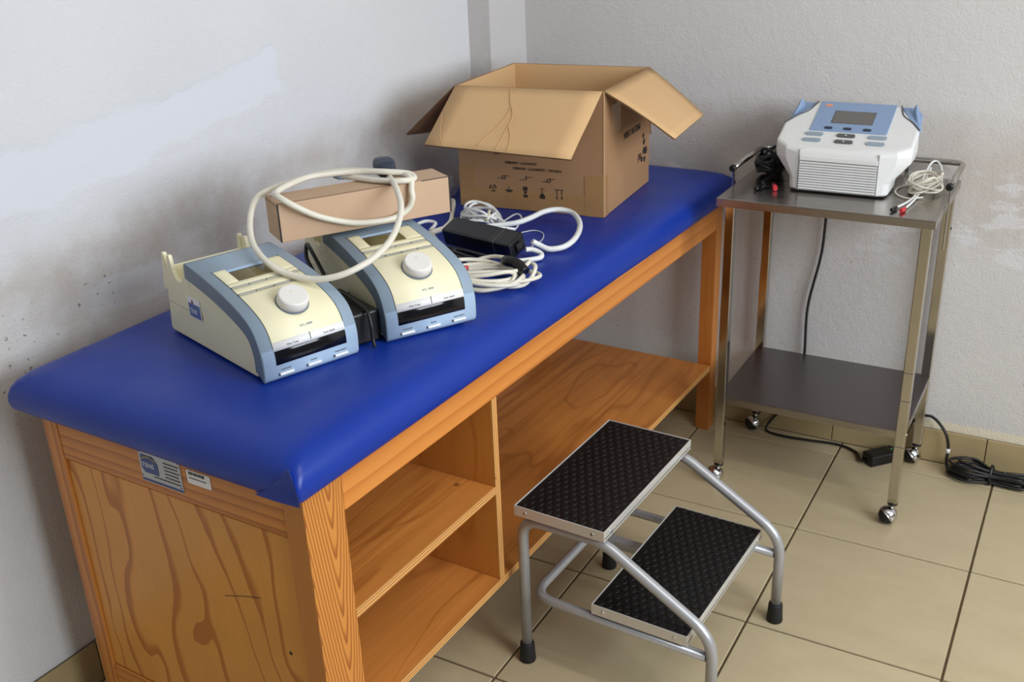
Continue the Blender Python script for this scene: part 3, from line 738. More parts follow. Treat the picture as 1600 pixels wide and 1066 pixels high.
    # this way up arrows, hanging down because the box stands upside down
    bx_ = -.122; sym([rect(bx_-.018, .112, bx_+.018, .115), rect(bx_-.012, .075, bx_-.009, .112), rect(bx_+.009, .075, bx_+.012, .112), [(bx_-.0155, .080), (bx_-.0055, .080), (bx_-.0105, .066)], [(bx_+.0055, .080), (bx_+.0155, .080), (bx_+.0105, .066)]])
    cx = -.170; sym([rect(cx-.012, .112, cx+.012, .114), rect(cx-.0015, .088, cx+.0015, .112), [(cx-.012, .066), (cx+.012, .066), (cx+.012, .080), (cx+.006, .090), (cx-.006, .090), (cx-.012, .080)]])
    cx = -.218; sym([rect(cx-.010, .098, cx+.010, .116), rect(cx-.006, .083, cx+.006, .096), rect(cx-.010, .066, cx+.010, .080)])
    cx = -.265; sym([[(cx-.020, .096), (cx+.020, .096), (cx+.008, .086), (cx-.008, .086)], rect(cx-.001, .096, cx+.001, .112), rect(cx-.007, .083, cx+.007, .085)])
    cx = -.312; sym([p_ for i, p_ in enumerate(ring(cx, .098, .011, .017, 18)) if i % 6 < 4]+[rect(cx-.002, .092, cx+.002, .104)])
    for cx, kind in ((-.150, 0), (-.214, 1), (-.278, 0)):
        polys = [rect(cx+.004, .132, cx+.026, .1345), rect(cx-.030, .118, cx-.008, .1205)]
        if kind == 0: polys += list(ring(cx, .125, .006, .0095, 14))
        else: polys += [rect(cx-.0025, .120, cx+.0015, .138)]
        sym(polys)
    # right side: upside down lettering and a dotted emblem
    yd = (0, 1, 0); xo = .0010
    text(right, 'MADE IN CHINA', .026, (xo, .290, .185), (0, -1, 0), (0, 0, -1), 'ink', sx=.72)
    text(right, 'btl', .034, (xo, .300, .100), (0, -1, 0), (0, 0, -1), 'ink', sx=.75)
    mb = MB()
    for dy, dz, r in ((.325, .125, .009), (.325, .100, .010), (.306, .080, .008), (.330, .075, .008), (.342, .098, .011), (.318, .143, .007)):
        mb.lathe([(r, 0), (r, .0006)], 12, frame((xo-.0005, dy, dz), (0, 1, 0), (0, 0, 1)))
    mb.build('emblem', 'ink', right)
    return t
big_box()

# ------------------------------------------------------------------ cords and adapters on the table
def cord(name, label, cat, pts, r, mat, closed=False, n=8, group=None, seg=10):
    o = MB().tube(catmull(pts, n, closed), r, seg, closed=closed).build(name, mat); return tag(o, label, cat, group)
def power_cord():
    t = thing('looped_cable', 'thick cream power cord looped over the long carton and both units', 'cord')
    P = POWER_LOOP
    MB().tube(catmull(P, 8), .0062, 12).build('cable', 'cord_cream', t)
    S = Vector(P[0]); d = Vector((-.66, .55, .06)).normalized()
    # wrapped dark plug at the start of the cord
    up = Vector((0, 0, 1)); x = d.cross(up).normalized(); u2 = x.cross(d)
    m = Matrix((x, u2, d)).transposed().to_4x4(); m.translation = S+Vector((0, 0, .010))
    mb = MB(); secs = [(-.006, .009, .008), (.004, .015, .012), (.014, .020, .016), (.034, .023, .018), (.052, .020, .016), (.056, .015, .012)]
    vs = []; n = 12
    for z, a, b in secs:
        for k in range(n):
            q = 2*PI*k/n; c, s_ = math.cos(q), math.sin(q); e = .55
            vs.append(m @ Vector((a*math.copysign(abs(c)**e, c), b*math.copysign(abs(s_)**e, s_), z)))
    fs = [(i*n+k, i*n+(k+1) % n, (i+1)*n+(k+1) % n, (i+1)*n+k) for i in range(len(secs)-1) for k in range(n)]
    mb.add(vs, fs); mb.f += [tuple(range(n-1, -1, -1)), tuple((len(secs)-1)*n+k for k in range(n))]; mb.smooth += [False, False]
    pg = mb.build('plug', 'navy_plug', t); pg['label'] = 'dark navy moulded plug'
    E_ = Vector(P[-1]); d2 = (E_-Vector(P[-2])).normalized()
    MB().tube([E_-d2*.002, E_+d2*.012, E_+d2*.022], [.0075, .0085, .007], 10).build('connector', 'key_grey', t)
POWER_LOOP = [(-0.702,-0.763,1.1),(-0.645,-0.82,1.097),(-0.608,-0.858,1.076),(-0.592,-0.89,1.054),(-0.579,-0.939,1.032),(-0.579,-0.994,1.0145),(-0.598,-1.039,1.0005),(-0.627,-1.064,0.9915),(-0.663,-1.078,0.9885),(-0.706,-1.088,0.9955),(-0.742,-1.093,1.0095),(-0.788,-1.076,1.0265),(-0.826,-1.047,1.042),(-0.853,-1.012,1.07),(-0.86,-0.978,1.096),(-0.858,-0.919,1.102),(-0.86,-0.842,1.099),(-0.845,-0.789,1.099),(-0.8,-0.747,1.099),(-0.73,-0.738,1.099),(-0.652,-0.764,1.104),(-0.64,-0.775,1.078),(-0.638,-0.777,1.062),(-0.646,-0.784,1.042),(-0.662,-0.81,1.029),(-0.69,-0.853,1.029),(-0.714,-0.892,1.037),(-0.745,-0.941,1.059),(-0.765,-0.985,1.09),(-0.797,-0.994,1.109),(-0.825,-0.966,1.104),(-0.826,-0.936,1.109),(-0.825,-0.869,1.111),(-0.794,-0.822,1.111),(-0.757,-0.791,1.111),(-0.702,-0.777,1.112),(-0.66,-0.752,1.106),(-0.643,-0.76,1.099),(-0.657,-0.789,1.1005),(-0.706,-0.797,1.099),(-0.754,-0.797,1.099),(-0.794,-0.796,1.099)]
power_cord()

def adapter(name, label, loc, rz, tilt, dims, group=None):
    t = thing(name, label, 'adapter', loc, rz, group); t.rotation_euler = (tilt[0], tilt[1], rz)
    L, W, H = dims
    MB().box((-L/2, -W/2, 0), (L/2, W/2, H)).build('case', 'black_plastic', t, .005, 3)
    MB().box((L*.26, -W/2-.0003, .002), (L*.26+.0012, W/2+.0003, H+.0003)).build('case_seam', 'key_dark', t)
    MB().box((L/2-.001, -.010, H*.25), (L/2+.006, .010, H*.75)).build('inlet', 'black_plastic', t, .002)
    MB().box((-L*.42, -W*.4, H-.0003), (L*.16, W*.4, H+.0004)).build('rating_label', 'cord_black', t, .0)
    return t
adapter('power_adapter', 'black power adapter lying among white cables on the blue pad', (-.668, -.458, .862), math.radians(-7), (.34, .04), (.200, .058, .044))
cord('white_cable', 'thick white cable bent in a wide loop in front of the cardboard box', 'cable', [(-.760,-.352,.862),(-0.730,-0.340,0.868),(-0.701,-0.322,0.870),(-0.668,-0.302,0.874),(-0.647,-0.272,0.880),(-0.631,-0.228,0.886),(-0.604,-0.198,0.886),(-0.565,-0.199,0.880),(-0.522,-0.251,0.872),(-0.498,-0.322,0.864),(-0.499,-0.378,0.858),(-0.525,-0.405,0.856),(-0.548,-0.414,0.866),(-.560,-.424,.876)], .0068, 'cord_white')
cord('white_cable', 'short white cable bend at the corner of the black power adapter', 'cable', [(-.558,-.462,.868),(-.546,-.450,.866),(-.527,-.446,.858),(-.520,-.462,.854),(-.538,-.484,.853),(-.556,-.500,.853),(-.574,-.508,.853)], .006, 'cord_white')
def coil(name, label, center, rx, ry, turns, r, mat, rz=0.0, z0=.853, jitter=.25, cat='cable', tail=(), head=(), lift=.0, zstep=.9):
    pts = [Vector(p) for p in head]; c, s_ = math.cos(rz), math.sin(rz); N = 9
    rnd = random.Random(hash_(label))
    fx = fy = 1.0; ox = oy = 0.0
    for k in range(turns*N+1):
        if k % N == 0:
            fx, fy = 1-rnd.random()*jitter, 1-rnd.random()*jitter; ox, oy = (rnd.random()-.5)*rx*jitter, (rnd.random()-.5)*ry*jitter
        a = 2*PI*k/N; x, y = ox+rx*fx*math.cos(a), oy+ry*fy*math.sin(a)
        pts.append(Vector((center[0]+x*c-y*s_, center[1]+x*s_+y*c, z0+lift*abs(math.sin(a))+r*zstep*(k/N)+rnd.random()*r)))
    pts += [Vector(p) for p in tail]
    return pts
def hash_(s): 
    h = 7
    for ch in s: h = (h*31+ord(ch)) % 1000003
    return h
def tangle(label, center, rx, ry, rzv, turns, zmin, rz=0.0, tilt=.5):
    rnd = random.Random(hash_(label)); pts = []; N = 9; c, s_ = math.cos(rz), math.sin(rz)
    par = [(rnd.uniform(.62, 1.0), rnd.uniform(.55, 1.0), rnd.uniform(-.22, .22), rnd.uniform(-.22, .22), rnd.uniform(-tilt, tilt), rnd.uniform(0, 6.28), rnd.uniform(.1, 1)) for _ in range(turns+1)]
    for k in range(turns*N+1):
        q, f = divmod(k, N); f /= N; A, B = par[q], par[min(q+1, turns)]
        m = [x+(y-x)*f for x, y in zip(A, B)]
        a = 2*PI*k/N; x, y = rx*(m[0]*math.cos(a)+m[2]), ry*(m[1]*math.sin(a)+m[3])
        z = rzv*(m[6]*.7+m[4]*math.sin(a+A[5]))
        pts.append(Vector((center[0]+x*c-y*s_, center[1]+x*s_+y*c, zmin+max(0, z))))
    return pts
def table_coils():
    lab = 'coil of off white leads tied with a black band beside the rear unit'
    t = thing('lead_coil', lab, 'cable')
    MB().tube(catmull(tangle(lab, (-.556, -.640), .108, .060, .034, 7, .8535, math.radians(24), .7), 6), .0046, 8).build('leads', 'cord_cream', t)
    MB().tube(catmull([(-.63,-.60,.870),(-.585,-.572,.882),(-.535,-.585,.888),(-.500,-.615,.880),(-.49,-.655,.862),(-.530,-.695,.853),(-.575,-.690,.853),(-.60,-.65,.87)], 6), .0046, 8).build('leads', 'cord_cream', t)
    MB().tube(catmull([(-.538,-.592,.885),(-.520,-.606,.892),(-.497,-.610,.890),(-.474,-.618,.876)], 5), [.010]*3+[.012]*8+[.013]*5, 10).build('band', 'black_plastic', t)
    MB().tube([(-.632,-.650,.872), (-.614,-.640,.874), (-.604,-.636,.874)], .0055, 8).build('tip', 'red_plug', t)
    lab = 'tangled bundle of thin white leads behind the black adapter'
    t = thing('lead_bundle', lab, 'cable')
    MB().tube(catmull(tangle(lab, (-.785, -.272), .066, .050, .050, 8, .8535, math.radians(-25), .8), 6), .0034, 8).build('leads', 'cord_white', t)
    MB().tube(catmull([(-.70,-.305,.868),(-.73,-.30,.880),(-.78,-.31,.874),(-.80,-.35,.860),(-.76,-.385,.856),(-.70,-.35,.870),(-.665,-.318,.862)], 6), .0036, 8).build('leads', 'cord_white', t)
    MB().tube(catmull([(-.74,-.262,.852),(-.71,-.235,.872),(-.685,-.25,.868),(-.680,-.29,.853)], 6), .0022, 8).build('thin_lead', 'cord_white', t)
    MB().tube(catmull([(-.765,-.270,.884),(-.752,-.296,.890),(-.742,-.318,.880),(-.760,-.312,.872)], 6), .004, 8).build('tie', 'cream_dark', t)
    cord('white_cable', 'white cable curving down from behind the long carton to the lead bundle', 'cable', [(-.975,-.15,.853),(-.955,-.150,.860),(-.925,-.190,.866),(-.888,-.255,.862),(-.866,-.300,.854),(-.852,-.35,.853)], .0055, 'cord_cream')
    cord('white_cable', 'white cable loop beside the lower right end of the long carton', 'cable', [(-.885,-.43,.852),(-.920,-.392,.856),(-.915,-.345,.860),(-.885,-.340,.858),(-.872,-.385,.853)], .0045, 'cord_white')
    cord('white_cable', 'pale cable end poking out left of the black adapter', 'cable', [(-.800,-.462,.855),(-.825,-.440,.857),(-.848,-.412,.858),(-.820,-.385,.866),(-.795,-.385,.872)], .007, 'cord_cream')
    cord('thin_wire', 'fine clear wire loop on the blue pad inside the white cable loop', 'wire', [(-.665,-.31,.8485),(-.640,-.272,.8485),(-.606,-.285,.8485),(-.584,-.335,.8485),(-.585,-.385,.8485)], .0012, 'cord_white', seg=6)
    lab = 'black cord bundled under the black adapter on the pad'
    t = thing('cord_bundle', lab, 'cord')
    MB().tube(catmull(coil('', lab, (-.668, -.532), .080, .022, 4, .004, '', rz=math.radians(-16), z0=.8515, jitter=.35, zstep=.9), 6), .004, 8).build('cord', 'cord_black', t)
table_coils()
# black adapter and cord between the two units
adapter('power_adapter', 'black power adapter standing in the gap between the two units', (-.665, -.985, PADZ+.001), math.radians(66+90), (0, 0), (.150, .060, .064))
cord('black_cord', 'black cord arched in the gap between the two units', 'cord', [(-.716,-.957,.9165),(-.735,-.948,.928),(-.775,-.925,.955),(-.815,-.900,.975),(-.835,-.885,.972),(-.825,-.900,.950),(-.79,-.920,.925),(-.77,-.930,.900),(-.80,-.915,.870),(-.84,-.895,.852)], .0042, 'cord_black')
cord('black_cord', 'black cord running down the front of the adapter between the units', 'cord', [(-.70,-.962,.917),(-.675,-.970,.919),(-.645,-.985,.918),(-.612,-1.004,.9175),(-.590,-1.016,.914),(-.579,-1.022,.893),(-.576,-1.024,.862),(-.570,-1.028,.8505)], .0036, 'cord_black')
def crumple(label, c, sx, sy, sz, seed):
    rnd = random.Random(seed); n, m = 9, 9; vs = []
    for i in range(n):
        for j in range(m):
            u, v = i/(n-1)-.5, j/(m-1)-.5
            h = sz*(1-4*u*u)*(1-4*v*v)+rnd.random()*sz*.5
            vs.append((c[0]+u*sx+rnd.uniform(-.06, .06)*sx, c[1]+v*sy+rnd.uniform(-.06, .06)*sy, c[2]+h))
    fs = [(i*m+j, (i+1)*m+j, (i+1)*m+j+1, i*m+j+1) for i in range(n-1) for j in range(m-1)]
    o = MB().add(vs, fs).build('plastic_bag', 'film'); tag(o, label, 'bag')
    s = o.modifiers.new('thick', 'SOLIDIFY'); s.thickness = .0006
crumple('crumpled clear plastic bag behind the unit with the sticker', (-.960, -.920, .848), .07, .08, .05, 3)
crumple('crumpled clear plastic film against the left end of the cardboard box', (-1.02, -.06, .849), .05, .10, .04, 5)

# ------------------------------------------------------------------ steel trolley
def trolley():
    t = thing('instrument_trolley', 'stainless steel two tier trolley on ball casters', 'trolley', (0, 0, 0))
    xl, xr, yf, yr = -.283, .232, .125, .512; q = .0255; ztop = .866
    # top sheet with folded rim, lower shelf
    MB().box((-.303, .112, ztop-.003), (.240, .517, ztop)).build('top_plate', 'steel', t, .0012)
    for a, b in (((-.303, .112, ztop-.022), (.240, .1135, ztop-.003)), ((-.303, .5155, ztop-.022), (.240, .517, ztop-.003)), ((-.303, .1135, ztop-.022), (-.3015, .5155, ztop-.003)), ((.2385, .1135, ztop-.022), (.240, .5155, ztop-.003))):
        MB().box(a, b).build('top_rim', 'steel', t, .0005)
    zs = .287
    sh = MB().box((xl+.003, yf+.002, zs-.002), (xr-.003, yr-.002, zs)).build('shelf', 'steel_dark', t, .0006)
    MB().box((xl+q, yf+.002, zs-.022), (xr-q, yf+.0035, zs-.002)).build('shelf_rim', 'steel', t, .0004); MB().box((xl+q, yr-.0035, zs-.022), (xr-q, yr-.002, zs-.002)).build('shelf_rim', 'steel', t, .0004)
    MB().box((xl+.003, yf+q, zs-.022), (xl+.0045, yr-q, zs-.002)).build('shelf_rim', 'steel', t, .0004); MB().box((xr-.0045, yf+q, zs-.022), (xr-.003, yr-q, zs-.002)).build('shelf_rim', 'steel', t, .0004)
    for x in (xl, xr-q):
        for y in (yf, yr-q):
            leg = MB().box((x, y, .068), (x+q, y+q, ztop-.0225)).build('leg', 'steel_leg', t, .002)
            # worn marks and bolts on the tube
            if x > 0 and y < .2:
                for z in (.455, .375, .24): MB().box((x+.0005, y-.0003, z), (x+q-.0005, y+.0005, z+.0022)).build('scratch', 'key_dark', leg)
            cx, cy = x+q/2, y+q/2
            cs = bpy.data.objects.new('caster', None); COL.objects.link(cs); cs.parent = t; cs.location = (cx, cy, 0); cs.empty_display_size = .02
            rz = random.uniform(0, 6.28); rz = -2.6+random.uniform(-.35, .35)
            MB().lathe([(.0135, .060), (.0135, .068)], 14).build('collar', 'black_plastic', cs)
            mt = Matrix.Rotation(rz, 4, 'Z') @ Matrix.Translation((.010, 0, .0265)) @ Matrix.Rotation(math.radians(-52), 4, 'Y')
            R0 = .026
            MB().lathe([(R0*.55*math.cos(a)+R0*.38, R0*.9*math.sin(a)) if False else (max(.0005, R0*.93*math.cos(a)), R0*.93*math.sin(a)) for a in [(-PI/2)+PI*k/14 for k in range(15)]], 20, mt).build('wheel', 'rubber', cs)
            MB().lathe([(max(.0005, R0*math.cos(a)), R0*math.sin(a)) for a in [-.12+(PI/2+.12)*k/9 for k in range(10)]]+[], 24, mt).build('hood', 'chrome', cs)
            MB().lathe([(R0*1.04, -.0042), (R0*1.04, -.0012)], 24, mt).build('hood_rim', 'chrome', cs)
            MB().lathe([(.0065, .045), (.0065, .062)], 12).build('stem', 'chrome', cs)
    # guard rail round three sides
    rz_ = .915
    pts = fillet([(-.303, .24, rz_), (-.303, .504, rz_), (.2435, .504, rz_), (.2435, .25, rz_)], .035, 7)
    gr = MB().tube(pts, .0078, 12).build('guard_rail', 'steel_leg', t)
    for x, y in ((-.303, .24), (.2435, .25)):
        MB().lathe([(.0095, -.006), (.0095, .004), (.006, .006)], 14, frame((x, y, rz_), (1, 0, 0), (0, 0, 1))).build('end_cap', 'black_plastic', gr)
    for x, y in ((-.3065, .258), (.2445, .268)):
        MB().box((x-.002, y-.005, ztop-.12 if x > 0 else ztop-.02), (x+.002, y+.005, rz_-.004)).build('rail_post', 'steel_leg', gr, .0006)
    for x in (-.15, .10): MB().box((x-.005, .5025, ztop), (x+.005, .5055, rz_-.005)).build('rail_post', 'steel_leg', gr, .0006)
    for x, y, z in ((xr+.0003, yf+q/2, zs-.012), (xr+.0003, yr-q/2, zs-.012), (xr+.0003, yr-q/2, .735)):
        MB().lathe([(.004, 0), (.003, .002)], 10, frame((x, y, z), (0, 1, 0), (0, 0, 1))).build('screw', 'chrome' if z < .5 else 'black_plastic', t)
    return t
trolley()

# ------------------------------------------------------------------ ultrasound unit on the trolley
def ultrasound_unit():
    t = thing('ultrasound_unit', 'white and light blue therapy device with screen on the steel trolley', 'medical device', (-.029, .250, .8665), math.radians(1.0))
    sl = .4
    def ztop(y): return .117+sl*(y-.012)
    def sec(h, zf, fc=.100, yw=.032, back=.21, cut=True):
        P = [(-fc, 0), (fc, 0), (h, yw), (h, .110), (h if not cut else h, .110), (.106 if cut else h, back), (-.106 if cut else -h, back), (-h, .110)]
        P = [(-fc, 0), (fc, 0), (fc+(h-fc)*.55, yw*.35), (h, yw), (h, .112), (.108, back), (-.108, back), (-h, .112), (-h, yw), (-fc-(h-fc)*.55, yw*.35)]
        return [Vector((x, y, zf(y))) for x, y in P]
    secs = [sec(.126, lambda y: .004, .098, .016), sec(.128, lambda y: .036, .099, .018), sec(.150, lambda y: .062, .100, .026), sec(.170, lambda y: .086, .100, .034), sec(.173, lambda y: .104, .100, .036), sec(.1725, lambda y: ztop(max(y, .012)), .100, .040)]
    # pull the top ring back a little so the front edge rolls over
    for v in secs[5]:
        if v.y < .01: v.y += .010
    mb = MB(); n = len(secs[0]); vs = [v for s in secs for v in s]
    fs = [(i*n+k, i*n+(k+1) % n, (i+1)*n+(k+1) % n, (i+1)*n+k) for i in range(len(secs)-1) for k in range(n)]
    fs += [tuple(range(n-1, -1, -1)), tuple((len(secs)-1)*n+k for k in range(n))]
    mb.add(vs, fs); mb.build('body', 'device_white', t, .007, 3)
    MB().box((-.118, .006, 0), (.118, .19, .005)).build('base', 'black_plastic', t, .001)
    nrm = Vector((0, -sl, 1)).normalized(); yd = Vector((0, 1, sl)).normalized()
    def fr(x, y, off): return frame(Vector((x, y, ztop(y)))+nrm*off, (1, 0, 0), yd)
    def slab(name, x0, x1, y0, y1, off, th, mat, par=t, bev=.001, r=None):
        m = fr((x0+x1)/2, (y0+y1)/2, off); hx, hy = (x1-x0)/2, (y1-y0)/2*math.sqrt(1+sl*sl)
        poly = rrect(hx, hy, r if r else min(hx, hy)*.08, 5)
        return MB().prism(poly, -th, 0, lambda x, y, h: m @ Vector((x, y, h))).build(name, mat, par, bev, 2)
    fa = slab('fascia', -.099, .098, .082, .2115, .0022, .004, 'sky_blue', r=.004)
    slab('screen', -.050, .052, .118, .170, .0032, .003, 'lcd_grey', r=.001); slab('screen_bezel', -.0525, .0545, .1165, .1725, .0028, .003, 'key_dark', r=.001)
    slab('emblem', -.084, -.066, .188, .199, .0030, .002, 'orange', fa, .0)
    for x in (-.052, -.003, .047): slab('round_key', x-.0105, x+.0105, .090, .099, .0042, .003, 'navy_plug', t, .001, .005)
    for x in (-.081, .0, .079):
        for i, y in enumerate((.041, .067)):
            k = slab('pill_key', x-.0235, x+.0235, y-.0065, y+.0065, .0035, .004, 'key_dark' if x == 0 else 'key_grey', t, .0012, .007)
            if x == 0:
                m = fr(0, y, .0037); s_ = -1 if i == 0 else 1
                MB().prism([(-.003, -.002*s_), (.003, -.002*s_), (0, .003*s_)], 0, .0003, lambda a, b, h: m @ Vector((a, b, h))).build('arrow_mark', 'white_label', k)
    # ribbed front grille
    mb = MB()
    MBg = MB().box((-.0995, -.0014, .008), (.098, .001, .084)).build('grille', 'device_line', t)
    for k in range(11):
        z = .0095+k*.0068; mb.box((-.0985, -.0042, z), (.097, -.0006, z+.0046))
    mb.build('grille_rib', 'device_white', MBg, .0008, 1)
    MB().box((-.0995, -.0046, .0845), (.098, -.0005, .098)).build('upper_front', 'device_white', t, .003, 2)
    for x in (-.1005, .099): MB().box((x-.0005, -.0012, .005), (x+.0005, .004, .112)).build('panel_joint', 'device_line', t)
    # blue applicator cradles on the back corners
    for s in (-1, 1):
        base = [(.170, .114), (.109, .212), (.150, .214), (.166, .198), (.171, .135)]
        poly = [(s*x, y) for x, y in base]
        if s < 0: poly = poly[::-1]
        cr = MB(); vs = []
        for lev in (0, 1):
            for x, y in poly:
                inner = 0 if abs(x) > .16 else .010
                vs.append(Vector((x*(1.0), y, (ztop(y)-.030+inner*.0) if lev == 0 else ztop(y)-.012+inner)))
        m_ = len(poly); cr.add(vs, [tuple(range(m_-1, -1, -1)), tuple(range(m_, 2*m_))]+[(i, (i+1) % m_, (i+1) % m_+m_, i+m_) for i in range(m_)])
        c = cr.build('cradle', 'sky_blue', t, .004, 2)
        MB().tube(catmull([Vector((s*.172, .114, ztop(.114)-.001)), Vector((s*.150, .142, ztop(.142))), Vector((s*.122, .170, ztop(.17))), Vector((s*.109, .212, ztop(.212)))], 5), .0022, 6).build('cradle_gasket', 'key_dark', c)
        # ear rising at the outer edge
        ear = [(.135, -.016), (.205, -.016), (.202, .004), (.195, .018), (.189, .020), (.180, .008), (.160, -.006)]
        em = Matrix.Translation((s*.160, .165, 0)) @ Matrix.Rotation(s*math.radians(25), 4, 'Z')
        MB().prism(ear, -.0045, .0045, lambda y, z, h: em @ Vector((h*(1-max(0, z)*22), y-.165, ztop(y)+z-.002))).build('cradle_ear', 'sky_blue', c, .0025, 2)
    return t
ultrasound_unit()
def trolley_cords():
    lab = 'black coiled cord heap beside the white device on the trolley'
    t = thing('cord_heap', lab, 'cord')
    MB().tube(catmull(tangle(lab, (-.240, .380), .040, .060, .062, 13, .8755, 0.0, .9), 5), .0045, 8).build('cord', 'cord_black', t)
    MB().tube(catmull([(-.225,.330,.877),(-.232,.285,.874),(-.215,.250,.8725),(-.222,.235,.8725)], 5), .004, 8).build('cord', 'cord_black', t)
    MB().tube([(-.222,.238,.873), (-.228,.222,.872), (-.230,.212,.872)], .0055, 8).build('tip', 'black_plastic', t)
    MB().tube([(-.196,.262,.874), (-.186,.240,.874), (-.181,.228,.873)], [.005, .007, .006], 8).build('tip', 'red_plug', t)
    lab = 'bundle of pale leads with red and black plugs on the trolley'
    t = thing('lead_bundle', lab, 'cable')
    MB().tube(catmull([(.205,.405,.880),(.196,.452,.905),(.180,.478,.920),(.166,.470,.918),(.160,.425,.900),(.160,.355,.882),(.160,.283,.874),(.150,.222,.872),(.134,.170,.871)], 6), .0028, 8).build('lead', 'cord_white', t)
    MB().tube(catmull([(.168,.455,.908),(.166,.415,.893),(.166,.350,.879),(.166,.300,.874),(.163,.237,.872),(.156,.168,.871)], 6), .0028, 8).build('lead', 'cord_white', t)
    MB().tube(catmull(tangle(lab, (.172, .365), .044, .075, .050, 9, .8725, 0.0, .9), 5), .0028, 8).build('lead', 'cord_cream', t)
    MB().tube(catmull([(.13,.42,.870),(.105,.37,.8695),(.110,.31,.8695),(.145,.275,.8695),(.18,.29,.872)], 5), .0022, 8).build('lead', 'cord_cream', t)
    MB().tube([(.136,.176,.8715), (.133,.160,.8715), (.130,.148,.8715)], .0045, 8).build('plug', 'black_plastic', t); MB().tube([(.157,.174,.872), (.155,.160,.872), (.153,.146,.872)], [.0045, .006, .005], 8).build('plug', 'red_plug', t)
    cord('black_cord', 'black cord hanging behind the trolley from the device', 'cord', [(-.10,.470,.885),(-.106,.514,.890),(-.107,.5235,.875),(-.109,.5235,.720),(-.114,.523,.602),(-.140,.522,.435),(-.139,.522,.261),(-.16,.522,.12),(-.215,.520,.05),(-.235,.50,.006),(-.181,.482,.0055),(-.103,.488,.0055),(-.008,.500,.0055),(.050,.478,.0055),(.068,.446,.006),(.080,.422,.010),(.088,.4175,.015)], .0042, 'cord_black')
    ad = adapter('power_adapter', 'black power adapter on the floor under the trolley', (.128, .462, .001), math.radians(48), (0, 0), (.100, .050, .034))
    MB().lathe([(.0025, 0), (.002, .001)], 8, Matrix.Translation((.035, 0, .0342))).build('indicator', 'led', ad)
    t = thing('mains_cord', 'black mains cord bundled on the floor against the skirting', 'cord')
    MB().tube(catmull([(.170,.508,.018),(.180,.5195,.07),(.200,.5198,.128),(.235,.5198,.152),(.264,.510,.147),(.295,.498,.115),(.307,.496,.071),(.307,.492,.030),(.318,.482,.007),(.345,.465,.006),(.375,.452,.007)], 6), .0044, 8).build('cord', 'cord_black', t)
    mk = MB().tube([(.3072,.4955,.070), (.3073,.4945,.057)], .0056, 10).build('sleeve', 'white_label', t); mk['label'] = 'white marker sleeve'
    lab = 'floor cord'
    cp = []; rnd = random.Random(11)
    for k in range(7*12+1):
        a = 2*PI*k/12; tn = k/12; jx = 1+.14*math.sin(tn*2.7); c_ = math.cos(a)
        wd = .036*jx if c_ < -.2 else (.012 if c_ < .55 else .020)
        cp.append(Vector((.432+(.104 if c_ < 0 else .088)*jx*c_, .466+wd*math.sin(a)+.006*math.sin(tn*5), .0055+.0052*tn+(.016*(tn/7) if c_ < -.3 else 0)+rnd.random()*.003)))
    MB().tube(catmull(cp, 4), .0040, 8).build('cord', 'cord_black', t)
    MB().tube(catmull([(.43,.452,.006),(.43,.447,.03),(.432,.47,.055),(.434,.497,.03),(.434,.496,.006)], 5), .005, 8).build('tie', 'black_plastic', t)
    MB().tube(catmull([(.46,.47,.040),(.50,.492,.034),(.56,.508,.030),(.62,.513,.03)], 5), .0043, 8).build('cord', 'cord_black', t)
trolley_cords()

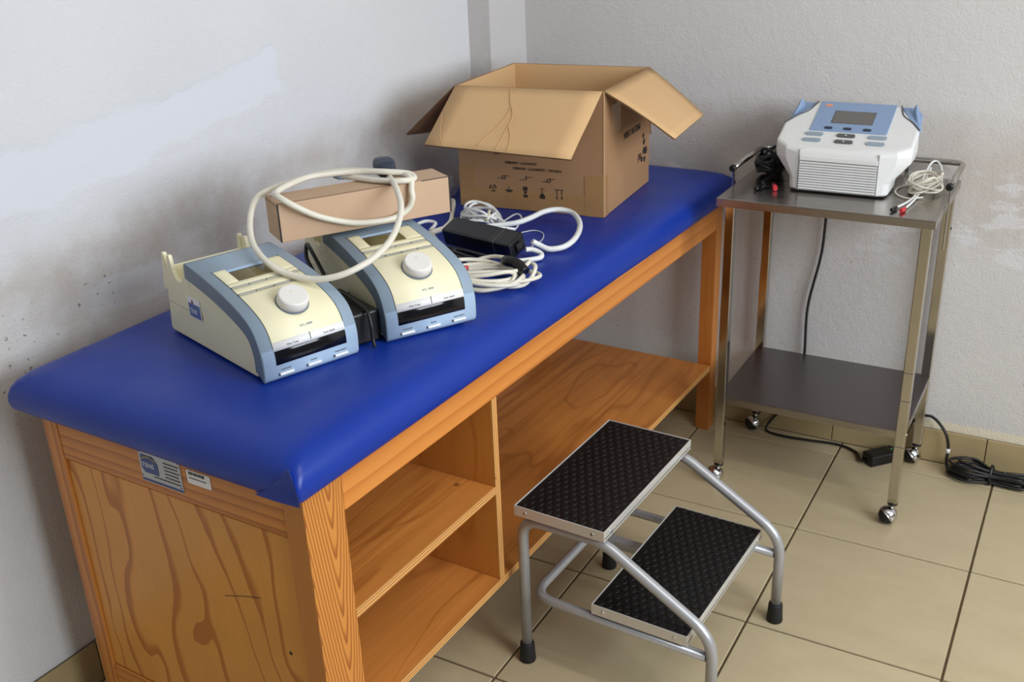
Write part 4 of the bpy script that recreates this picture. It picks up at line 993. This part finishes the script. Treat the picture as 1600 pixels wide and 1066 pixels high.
# ------------------------------------------------------------------ step stool
def step_stool():
    t = thing('step_stool', 'two step footstool with silver tube frame and black rubber treads', 'step stool', (-.4135, -.807, 0), math.radians(-2.7))
    r = .0122; yn, yf = .016, .425
    for y in (yn, yf):
        P = fillet([(.010, y, .045), (.010, y, .382), (.205, y, .384), (.437, y, .262), (.452, y, .20), (.452, y, .045)][0:3]+[(.440, y, .258), (.452, y, .205), (.452, y, .045)], [.055, .045, .022, .022], 7)
        P = fillet([(.010, y, .045), (.010, y, .382), (.205, y, .384), (.452, y, .236), (.452, y, .045)], [.050, .035, .055], 8)
        MB().tube(P, r, 14).build('side_frame', 'silver_paint', t)
        for x in (.010, .452):
            MB().lathe([(.0185, 0), (.0195, .004), (.0185, .012), (.0165, .046), (.0150, .050)], 18, Matrix.Translation((x, y, 0))).build('rubber_foot', 'rubber', t)
    H = fillet([(.440, yn, .186), (.030, yn, .186), (.030, yf, .186), (.440, yf, .186)], .055, 8)
    MB().tube(H, .0105, 12).build('hoop_stretcher', 'silver_paint', t)
    for (x0, x1, y0, y1, zt) in ((.000, .217, -.001, .442, .4205), (.182, .402, .004, .444, .2275)):
        hh = .0245
        tr = bpy.data.objects.new('tread', None); COL.objects.link(tr); tr.parent = t; tr.empty_display_size = .02
        MB().box((x0+.004, y0+.004, zt-hh+.004), (x1-.004, y1-.004, zt-.0035)).build('tread_board', 'black_plastic', tr)
        mt = MB().box((x0+.0032, y0+.0032, zt-.004), (x1-.0032, y1-.0032, zt-.0012)).build('rubber_mat', 'mat', tr)
        # raised coin studs, joined as one surface
        mb = MB(); p = .0205; j = 0; y = y0+.0145
        while y < y1-.010:
            x = x0+.0145+(p*.5 if j % 2 else 0)
            while x < x1-.010:
                mb.lathe([(.0086, -.0006), (.0083, .0007), (.0074, .0013), (.0060, .0015)], 12, Matrix.Translation((x, y, zt-.0012))); x += p
            y += p*.88; j += 1
        st = mb.build('stud_relief', 'mat', tr); st['kind'] = 'stuff'
        # aluminium edging: four lengths with screws
        def trim(a, b):
            o = MB().box(a, b).build('edge_trim', 'alu', tr, .0012, 2); return o
        trim((x0, y0, zt-hh), (x1, y0+.003, zt+.0006)); trim((x0, y1-.003, zt-hh), (x1, y1, zt+.0006))
        trim((x0, y0+.003, zt-hh), (x0+.003, y1-.003, zt+.0006)); trim((x1-.003, y0+.003, zt-hh), (x1, y1-.003, zt+.0006))
        for a in (x0+.028, x1-.028):
            MB().lathe([(.0042, 0), (.0030, .0016)], 10, frame((a, y0, zt-.012), (1, 0, 0), (0, 0, 1))).build('screw', 'chrome', tr)
        for b in (y0+.03, y1-.03):
            MB().lathe([(.0042, 0), (.0030, .0016)], 10, frame((x1, b, zt-.012), (0, 1, 0), (0, 0, 1))).build('screw', 'chrome', tr)
        MB().box((x1-.0002, y0+.002, zt-.017), (x1+.0008, y1-.002, zt-.0155)).build('trim_groove', 'key_dark', tr)
    MB().box((.030, .27, .203-.0225), (.19, .295, .203-.0025)).build('cross_bar', 'silver_paint', t, .001)
    return t
step_stool()
